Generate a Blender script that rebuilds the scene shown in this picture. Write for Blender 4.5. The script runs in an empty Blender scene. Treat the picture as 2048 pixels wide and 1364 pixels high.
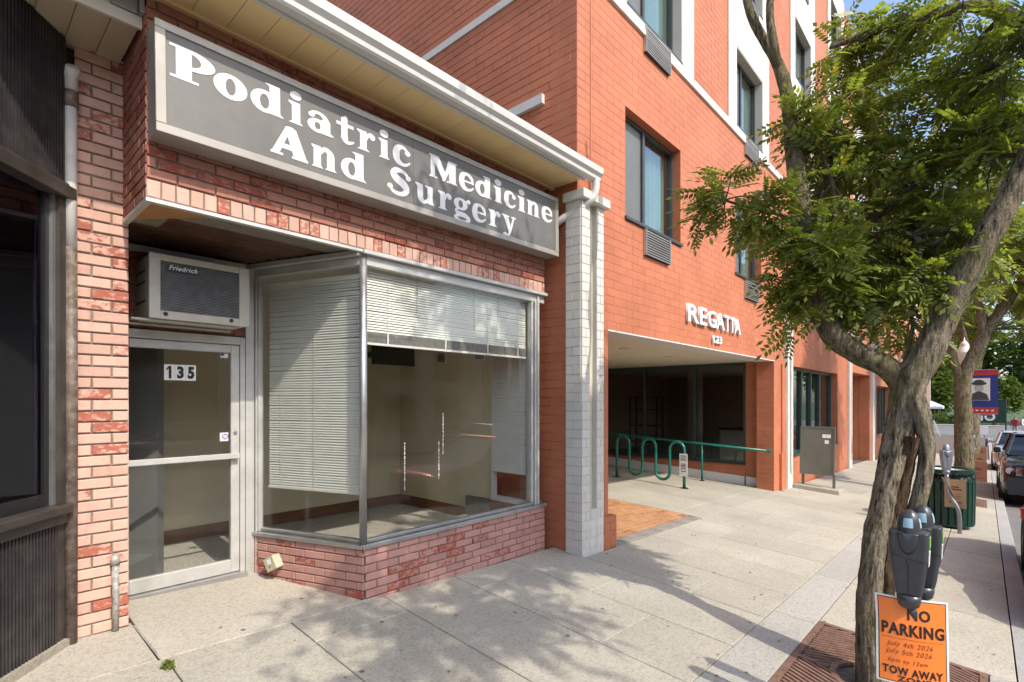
import bpy, math, random
import numpy as np
from mathutils import Vector, Matrix, noise

# ------------------------------------------------------------------ camera, sky, sun, exposure
scn = bpy.context.scene
COL = scn.collection
CAMZ = 1.8
SUN_DIR = Vector((0.08, 1.0, -1.05)).normalized()          # direction the sunlight travels
cam_d = bpy.data.cameras.new('camera'); cam = bpy.data.objects.new('camera', cam_d); COL.objects.link(cam)
cam.location = (0, 0, CAMZ); cam.rotation_euler = (math.radians(90), 0, math.radians(-47.71))
cam_d.sensor_width = 36; cam_d.lens = 18.28; cam_d.shift_y = 0.0576
cam_d.clip_start = 0.05; cam_d.clip_end = 2000
scn.camera = cam
world = bpy.data.worlds.new('World'); scn.world = world; world.use_nodes = True
wn = world.node_tree; wn.nodes.clear()
w_out = wn.nodes.new('ShaderNodeOutputWorld'); w_bg = wn.nodes.new('ShaderNodeBackground'); w_sky = wn.nodes.new('ShaderNodeTexSky')
w_sky.sky_type = 'NISHITA'; w_sky.sun_disc = False
w_sky.sun_elevation = math.asin(-SUN_DIR.z)
w_sky.sun_rotation = math.atan2(-SUN_DIR.x, -SUN_DIR.y)
w_sky.air_density = 1.0; w_sky.dust_density = 2.2; w_sky.ozone_density = 1.0
w_bg.inputs['Strength'].default_value = 0.15
wn.links.new(w_sky.outputs[0], w_bg.inputs[0]); wn.links.new(w_bg.outputs[0], w_out.inputs[0])
sun_d = bpy.data.lights.new('sun', 'SUN'); sun = bpy.data.objects.new('sun', sun_d); COL.objects.link(sun)
sun_d.energy = 2.0; sun_d.angle = math.radians(0.55); sun_d.color = (1.0, 0.925, 0.80)
sun.rotation_euler = SUN_DIR.to_track_quat('-Z', 'Y').to_euler(); sun.location = (0, -20, 30)
scn.view_settings.view_transform = 'Standard'; scn.view_settings.look = 'None'
scn.view_settings.exposure = 1.12; scn.view_settings.gamma = 1.0; scn.view_settings.use_curve_mapping = False
scn.cycles.max_bounces = 8; scn.cycles.transparent_max_bounces = 16; scn.cycles.diffuse_bounces = 4
scn.cycles.caustics_reflective = False; scn.cycles.caustics_refractive = False

rng = random.Random(7); nrs = np.random.RandomState(11)
YAW = math.radians(42.29); DX, DY = math.cos(YAW), math.sin(YAW)
def img(p):
    """where a world point falls in the 2048 wide picture (only used to rank which bricks are seen largest)"""
    dep = p[0]*DX + p[1]*DY
    if dep < .2: return None
    return 1024 + 1040*(p[0]*DY - p[1]*DX)/dep, 800 - 1040*(p[2]-CAMZ)/dep, dep
def g(X, Y):
    """height of the sloping pavement"""
    s = .075 if Y < 3.68 else .05
    return CAMZ - 1.6 - .034*(min(X, 36) - 2.25) + s*(Y - 3.68)

# ------------------------------------------------------------------ mesh helpers
OFF = {}
def tag(o, label=None, cat=None, group=None, kind=None):
    if label: o['label'] = label
    if cat: o['category'] = cat
    if group: o['group'] = group
    if kind: o['kind'] = kind
    return o
def thing(name, label, cat, loc=(0,0,0), rz=0, group=None):
    o = bpy.data.objects.new(name, None); COL.objects.link(o); o.empty_display_size = .1
    o.location = loc; o.rotation_euler = (0, 0, rz)
    OFF[o] = Vector(loc) if rz == 0 else Vector((0,0,0))
    return tag(o, label, cat, group)
def link_mesh(name, me, parent=None, loc=(0,0,0), rot=(0,0,0)):
    o = bpy.data.objects.new(name, me); COL.objects.link(o)
    if parent is not None:
        o.parent = parent; OFF[o] = OFF.get(parent, Vector((0,0,0)))
        o.location = Vector(loc)
    else:
        o.location = loc; OFF[o] = Vector((0,0,0))
    o.rotation_euler = rot
    return o
def copy_tree(o, parent=None):
    c = o.copy(); COL.objects.link(c); c.parent = parent
    for ch in list(o.children): copy_tree(ch, c)
    return c
class MB:
    def __init__(s): s.v = []; s.f = []
    def quad(s, a, b, c, d):
        n = len(s.v); s.v += [tuple(a), tuple(b), tuple(c), tuple(d)]; s.f.append((n, n+1, n+2, n+3)); return s
    def poly(s, pts):
        n = len(s.v); s.v += [tuple(p) for p in pts]; s.f.append(tuple(range(n, n+len(pts)))); return s
    def hexa(s, p):
        n = len(s.v); s.v += [tuple(q) for q in p]
        for f in ((0,3,2,1),(4,5,6,7),(0,1,5,4),(1,2,6,5),(2,3,7,6),(3,0,4,7)): s.f.append(tuple(n+i for i in f))
        return s
    def box(s, x0, x1, y0, y1, z0, z1):
        return s.hexa([(x0,y0,z0),(x1,y0,z0),(x1,y1,z0),(x0,y1,z0),(x0,y0,z1),(x1,y0,z1),(x1,y1,z1),(x0,y1,z1)])
    def obox(s, c, u, w, n, hu, hw, hn):
        c, u, w, n = Vector(c), Vector(u).normalized(), Vector(w).normalized(), Vector(n).normalized()
        P = lambda a, b, d: c + u*hu*a + w*hw*b + n*hn*d
        return s.hexa([P(-1,-1,-1),P(1,-1,-1),P(1,1,-1),P(-1,1,-1),P(-1,-1,1),P(1,-1,1),P(1,1,1),P(-1,1,1)])
    def bar(s, a, b, w, h, up=(0,0,1)):
        a, b = Vector(a), Vector(b); u = (b-a).normalized(); side = u.cross(Vector(up))
        if side.length < 1e-4: side = u.cross(Vector((1,0,0)))
        side.normalize(); n = side.cross(u)
        return s.obox((a+b)/2, u, side, n, (b-a).length/2, w/2, h/2)
    def tube(s, pts, radii, n=10, caps=True, closed=False):
        pts = [Vector(p) for p in pts]; m = len(pts)
        if not hasattr(radii, '__len__'): radii = [radii]*m
        base = len(s.v); up = None
        for i, p in enumerate(pts):
            t = (pts[min(i+1, m-1)] - pts[max(i-1, 0)]).normalized()
            if up is None:
                up = t.cross(Vector((0,0,1)))
                if up.length < .1: up = t.cross(Vector((1,0,0)))
                up.normalize()
            else:
                up = (up - t*up.dot(t)); up.normalize()
            w = t.cross(up)
            for k in range(n):
                a = 2*math.pi*k/n; q = p + (up*math.cos(a) + w*math.sin(a))*radii[i]; s.v.append(tuple(q))
        for i in range(m-1):
            for k in range(n):
                a = base + i*n + k; b = base + i*n + (k+1) % n
                s.f.append((a, b, b+n, a+n))
        if caps:
            s.f.append(tuple(base + k for k in reversed(range(n)))); s.f.append(tuple(base + (m-1)*n + k for k in range(n)))
        return s
    def lathe(s, prof, c=(0,0,0), n=20, a0=0., a1=None):
        full = a1 is None; a1 = 2*math.pi if full else a1; base = len(s.v); cols = n if full else n+1
        for r, z in prof:
            for k in range(cols):
                a = a0 + (a1-a0)*k/n; s.v.append((c[0]+r*math.cos(a), c[1]+r*math.sin(a), c[2]+z))
        for i in range(len(prof)-1):
            for k in range(n):
                a = base + i*cols + k; b = base + i*cols + (k+1) % cols
                s.f.append((a, b, b+cols, a+cols))
        return s
    def prism(s, pts, ext):
        """polygon (3D points) swept along ext"""
        e = Vector(ext); n = len(s.v); m = len(pts)
        s.v += [tuple(p) for p in pts] + [tuple(Vector(p)+e) for p in pts]
        s.f.append(tuple(range(n+m-1, n-1, -1))); s.f.append(tuple(range(n+m, n+2*m)))
        for i in range(m): j = (i+1) % m; s.f.append((n+i, n+j, n+m+j, n+m+i))
        return s
    def loft(s, rings, caps=True):
        base = len(s.v); n = len(rings[0])
        for r in rings: s.v += [tuple(p) for p in r]
        for i in range(len(rings)-1):
            for k in range(n):
                a = base + i*n + k; b = base + i*n + (k+1) % n; s.f.append((a, b, b+n, a+n))
        if caps: s.f.append(tuple(base+k for k in reversed(range(n)))); s.f.append(tuple(base+(len(rings)-1)*n+k for k in range(n)))
        return s
    def mesh(s, name, mat, smooth=False, off=(0,0,0)):
        me = bpy.data.meshes.new(name); o = Vector(off)
        v = s.v if o.length == 0 else [(a-o.x, b-o.y, c-o.z) for a, b, c in s.v]
        me.from_pydata(v, [], s.f); me.update()
        if mat is not None: me.materials.append(mat)
        if smooth: me.polygons.foreach_set('use_smooth', [True]*len(me.polygons))
        return me
    def build(s, name, mat, parent=None, smooth=False, kind=None):
        off = OFF.get(parent, Vector((0,0,0))) if parent is not None else Vector((0,0,0))
        o = link_mesh(name, s.mesh(name, mat, smooth, off), parent)
        if smooth == 'auto': pass
        if kind: o['kind'] = kind
        return o
def bevel(o, w=.004, seg=1):
    m = o.modifiers.new('bevel', 'BEVEL'); m.width = w; m.segments = seg; m.limit_method = 'ANGLE'; m.angle_limit = math.radians(40); return o
def np_mesh(name, V, F, mat, smooth=False):
    """fast mesh from numpy verts (n,3) and quads or tris (m,k)"""
    me = bpy.data.meshes.new(name); m, k = F.shape
    me.vertices.add(len(V)); me.vertices.foreach_set('co', np.ascontiguousarray(V, dtype=np.float32).ravel())
    me.loops.add(m*k); me.loops.foreach_set('vertex_index', np.ascontiguousarray(F, dtype=np.int32).ravel())
    me.polygons.add(m); me.polygons.foreach_set('loop_start', np.arange(0, m*k, k, dtype=np.int32))
    if smooth: me.polygons.foreach_set('use_smooth', np.ones(m, dtype=bool))
    me.update(); me.validate()
    me.materials.append(mat); return me
def catmull(pts, per=8):
    P = [Vector(p) for p in pts]; out = []
    for i in range(len(P)-1):
        a, b, c, d = P[max(i-1,0)], P[i], P[i+1], P[min(i+2,len(P)-1)]
        for k in range(per):
            t = k/per
            out.append(.5*((2*b) + (-a+c)*t + (2*a-5*b+4*c-d)*t*t + (-a+3*b-3*c+d)*t**3))
    out.append(P[-1]); return out
def lerp_list(vals, m):
    return list(np.interp(np.linspace(0, len(vals)-1, m), range(len(vals)), vals))

# ------------------------------------------------------------------ materials
def nm(name):
    m = bpy.data.materials.new(name); m.use_nodes = True; nt = m.node_tree
    b = nt.nodes.get('Principled BSDF'); return m, nt, b
def nd(nt, t, **kw):
    n = nt.nodes.new('ShaderNode'+t)
    for k, v in kw.items():
        if k in n.inputs: n.inputs[k].default_value = v
        else: setattr(n, k, v)
    return n
def L(nt, a, b): nt.links.new(a, b)
def pos(nt, scale=(1,1,1)):
    ge = nd(nt, 'NewGeometry'); mp = nd(nt, 'Mapping'); mp.inputs['Scale'].default_value = scale
    L(nt, ge.outputs['Position'], mp.inputs['Vector']); return mp.outputs[0]
def objpos(nt, scale=(1,1,1)):
    ge = nd(nt, 'TexCoord'); mp = nd(nt, 'Mapping'); mp.inputs['Scale'].default_value = scale
    L(nt, ge.outputs['Object'], mp.inputs['Vector']); return mp.outputs[0]
def nz(nt, vec, scale, detail=4, rough=.55):
    n = nd(nt, 'TexNoise'); n.inputs['Scale'].default_value = scale; n.inputs['Detail'].default_value = detail; n.inputs['Roughness'].default_value = rough
    L(nt, vec, n.inputs['Vector']); return n.outputs['Fac']
def ramp(nt, fac, stops, interp='LINEAR'):
    r = nd(nt, 'ValToRGB'); r.color_ramp.interpolation = interp; e = r.color_ramp.elements
    while len(e) < len(stops): e.new(.5)
    for el, (p, c) in zip(e, stops):
        el.position = p; el.color = (c, c, c, 1) if not hasattr(c, '__len__') else (c[0], c[1], c[2], 1)
    L(nt, fac, r.inputs[0]); return r.outputs[0]
def mixc(nt, fac, a, b, mode='MIX'):
    m = nd(nt, 'MixRGB', blend_type=mode)
    for i, x in ((0, fac), (1, a), (2, b)):
        if hasattr(x, 'links') or hasattr(x, 'is_linked'): L(nt, x, m.inputs[i])
        elif i == 0: m.inputs[0].default_value = x
        else: m.inputs[i].default_value = (x[0], x[1], x[2], 1)
    return m.outputs[0]
def mth(nt, op, a, b=None):
    m = nd(nt, 'Math', operation=op)
    for i, x in ((0, a), (1, b)):
        if x is None: continue
        if hasattr(x, 'is_linked'): L(nt, x, m.inputs[i])
        else: m.inputs[i].default_value = x
    return m.outputs[0]
def rnd(nt):
    oi = nd(nt, 'ObjectInfo'); ge = nd(nt, 'NewGeometry')
    return mth(nt, 'FRACT', mth(nt, 'ADD', oi.outputs['Random'], ge.outputs['Random Per Island']))
def bump(nt, b, h, strength, dist=.01):
    bp = nd(nt, 'Bump'); bp.inputs['Strength'].default_value = strength; bp.inputs['Distance'].default_value = dist
    L(nt, h, bp.inputs['Height']); L(nt, bp.outputs[0], b.inputs['Normal'])
def pm(name, col, rough=.6, metal=0., var=.12, vs=6., bmp=0., bs=60., bd=.004, ovar=0., dirt=0., dcol=(.12,.1,.08), ds=3., spec=.5, coat=0.):
    m, nt, b = nm(name); v = pos(nt)
    n1 = nz(nt, v, vs, 5)
    lo = [c*(1-var) for c in col]; hi = [min(1, c*(1+var)) for c in col]
    c = ramp(nt, n1, [(.3, lo), (.7, hi)])
    if ovar:
        r = rnd(nt); c = mixc(nt, 1., c, ramp(nt, r, [(0, 1-ovar), (1, 1+ovar if 1+ovar <= 1 else 1.)]), 'MULTIPLY')
    if dirt:
        n2 = nz(nt, v, ds, 8, .65); f = ramp(nt, n2, [(.48, 0.), (.72, dirt)]); c = mixc(nt, f, c, dcol)
    L(nt, c, b.inputs['Base Color'])
    b.inputs['Metallic'].default_value = metal; b.inputs['Specular IOR Level'].default_value = spec
    n3 = nz(nt, v, vs*2.3, 3); rr = ramp(nt, n3, [(.3, max(0, rough-.08)), (.7, min(1, rough+.08))]); L(nt, rr, b.inputs['Roughness'])
    if coat: b.inputs['Coat Weight'].default_value = coat; b.inputs['Coat Roughness'].default_value = .05
    if bmp: bump(nt, b, nz(nt, v, bs, 4), bmp, bd)
    return m
def brick_mat(name, paint, worn, amount, dark=None, bstr=.5):
    """painted brick: per brick tone, paint rubbed away in patches down to red clay"""
    m, nt, b = nm(name); v = pos(nt); r = rnd(nt)
    tone = mixc(nt, 1., paint, ramp(nt, r, [(0, .78), (.5, 1.0), (1, .86)]), 'MULTIPLY')
    va = nd(nt, 'VectorMath', operation='ADD'); L(nt, pos(nt, (1,1,1.6)), va.inputs[0]); cx = nd(nt, 'CombineXYZ'); L(nt, mth(nt, 'MULTIPLY', r, 53.), cx.inputs[0]); L(nt, mth(nt, 'MULTIPLY', r, 31.), cx.inputs[2]); L(nt, cx.outputs[0], va.inputs[1])
    n = nz(nt, va.outputs[0], 21, 8, .68)
    thr = mth(nt, 'ADD', mth(nt, 'SUBTRACT', n, .5), ramp(nt, r, [(0, .18), (1-amount-.02, .40), (1-amount, .55), (1, .66)]))
    f = ramp(nt, thr, [(.55, 0.), (.64, 1.)])
    clay = mixc(nt, nz(nt, v, 40, 3), worn, [c*.7 for c in worn])
    c = mixc(nt, f, tone, clay)
    st = ramp(nt, nz(nt, pos(nt, (6, 6, 1.2)), 2.2, 6, .7), [(.5, 0.), (.8, .45)])
    c = mixc(nt, st, c, dark or [x*.45 for x in paint])
    L(nt, c, b.inputs['Base Color']); b.inputs['Roughness'].default_value = .78; b.inputs['Specular IOR Level'].default_value = .3
    h = mth(nt, 'ADD', nz(nt, v, 55, 4), mth(nt, 'MULTIPLY', nz(nt, pos(nt, (1,1,1)), 14, 2), 1.2))
    bump(nt, b, h, bstr, .006)
    return m
def painted_brick(name, col, var=.12, rough=.62, bstr=.35):
    m, nt, b = nm(name); v = pos(nt); r = rnd(nt)
    c = ramp(nt, nz(nt, v, 1.4, 6, .6), [(.3, [x*(1-var) for x in col]), (.7, [min(1, x*(1+var)) for x in col])])
    c = mixc(nt, 1., c, ramp(nt, r, [(0, .90), (1, 1.)]), 'MULTIPLY')
    st = ramp(nt, nz(nt, pos(nt, (3, 3, .5)), 1.6, 7, .7), [(.50, 0.), (.80, .42)])
    c = mixc(nt, st, c, [x*.62 for x in col])
    L(nt, c, b.inputs['Base Color']); b.inputs['Roughness'].default_value = rough; b.inputs['Specular IOR Level'].default_value = .35
    bump(nt, b, mth(nt, 'ADD', nz(nt, v, 70, 3), mth(nt, 'MULTIPLY', nz(nt, v, 9, 3), 2.)), bstr, .004)
    return m
def glass_mat(name, tint=(.86,.9,.88), refl=.06, rough=.0, boost=1.):
    m, nt, b = nm(name); nt.nodes.remove(b)
    out = nt.nodes['Material Output']
    tr = nd(nt, 'BsdfTransparent'); tr.inputs[0].default_value = (*tint, 1)
    gl = nd(nt, 'BsdfGlossy'); gl.inputs['Roughness'].default_value = rough; gl.inputs[0].default_value = (.95,.97,1,1)
    lw = nd(nt, 'LayerWeight'); lw.inputs[0].default_value = .5
    f = mth(nt, 'MINIMUM', mth(nt, 'ADD', mth(nt, 'MULTIPLY', mth(nt, 'POWER', lw.outputs['Facing'], 4.5), boost*.9), refl), 1.)
    mx = nd(nt, 'MixShader'); L(nt, f, mx.inputs[0]); L(nt, tr.outputs[0], mx.inputs[1]); L(nt, gl.outputs[0], mx.inputs[2])
    L(nt, mx.outputs[0], out.inputs[0]); return m
def concrete(name, col, var=.13, spots=True, grain=.5, ov=.12):
    m, nt, b = nm(name); v = pos(nt); oi = rnd(nt)
    c = ramp(nt, nz(nt, v, 1.1, 8, .62), [(.28, [x*(1-var) for x in col]), (.72, [x*(1+var*.7) for x in col])])
    gr = nz(nt, v, 170, 3, .7); c = mixc(nt, 1., c, ramp(nt, gr, [(.32, 1-grain), (.5, 1.), (.7, 1.)]), 'MULTIPLY')
    gr2 = nz(nt, v, 38, 6, .75); c = mixc(nt, 1., c, ramp(nt, gr2, [(.34, 1-grain*.6), (.52, 1.)]), 'MULTIPLY')
    c = mixc(nt, 1., c, ramp(nt, oi, [(0, 1-ov), (1, 1.)]), 'MULTIPLY')
    rust = ramp(nt, nz(nt, v, 2.6, 7, .7), [(.62, 0.), (.8, .4)]); c = mixc(nt, rust, c, (col[0]*.72, col[1]*.6, col[2]*.45))
    if spots:
        vo = nd(nt, 'TexVoronoi'); vo.inputs['Scale'].default_value = 3.6; L(nt, v, vo.inputs['Vector'])
        d = mth(nt, 'ADD', vo.outputs['Distance'], mth(nt, 'MULTIPLY', nz(nt, v, 30, 2), .05))
        sp = ramp(nt, d, [(.07, .8), (.095, 0.)]); c = mixc(nt, sp, c, (.06,.055,.05))
        crk = ramp(nt, nz(nt, v, 14, 6, .7), [(.30, .5), (.36, 0.)]); c = mixc(nt, crk, c, [x*.55 for x in col])
    L(nt, c, b.inputs['Base Color']); b.inputs['Roughness'].default_value = .9; b.inputs['Specular IOR Level'].default_value = .2
    bump(nt, b, mth(nt, 'ADD', gr, gr2), .35, .003)
    return m
def bark_mat(name, base=(.40,.335,.245), dark=(.045,.035,.027), moss=(.16,.16,.03), mossamt=.5):
    m, nt, b = nm(name); v = pos(nt, (1,1,.22))
    n1 = nz(nt, v, 34, 8, .72); n2 = nz(nt, pos(nt, (1,1,.45)), 95, 4, .7)
    c = ramp(nt, n1, [(.36, dark), (.44, [x*.55 for x in base]), (.54, base), (.70, [min(1, x*1.35) for x in base])])
    c = mixc(nt, 1., c, ramp(nt, n2, [(.34, .5), (.5, 1.), (.7, 1.)]), 'MULTIPLY')
    mf = ramp(nt, nz(nt, pos(nt), 3.2, 7, .65), [(.52, 0.), (.66, mossamt)]); c = mixc(nt, mf, c, moss)
    L(nt, c, b.inputs['Base Color']); b.inputs['Roughness'].default_value = .95; b.inputs['Specular IOR Level'].default_value = .15
    bump(nt, b, mth(nt, 'ADD', mth(nt, 'MULTIPLY', n1, 2.2), n2), 1., .03)
    return m
def leaf_mat(name, c0, c1, c2, yellow=.012):
    m, nt, b = nm(name); ge = nd(nt, 'NewGeometry'); r = ge.outputs['Random Per Island']
    c = ramp(nt, r, [(0, c0), (.5, c1), (.985-yellow, c2), (1-yellow, (.42,.30,.03)), (1, (.5,.33,.03))])
    c = mixc(nt, 1., c, ramp(nt, nz(nt, pos(nt), 1.6, 2), [(.35, .75), (.65, 1.)]), 'MULTIPLY')
    L(nt, c, b.inputs['Base Color']); b.inputs['Roughness'].default_value = .42; b.inputs['Specular IOR Level'].default_value = .45
    tl = nd(nt, 'BsdfTranslucent'); L(nt, mixc(nt, 1., c, (1.1, 1.2, .45), 'MULTIPLY'), tl.inputs[0])
    mx = nd(nt, 'MixShader'); mx.inputs[0].default_value = .5
    L(nt, b.outputs[0], mx.inputs[1]); L(nt, tl.outputs[0], mx.inputs[2]); L(nt, mx.outputs[0], nt.nodes['Material Output'].inputs[0])
    return m
def emitless(name, col): return pm(name, col, .55, var=.03)

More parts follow.
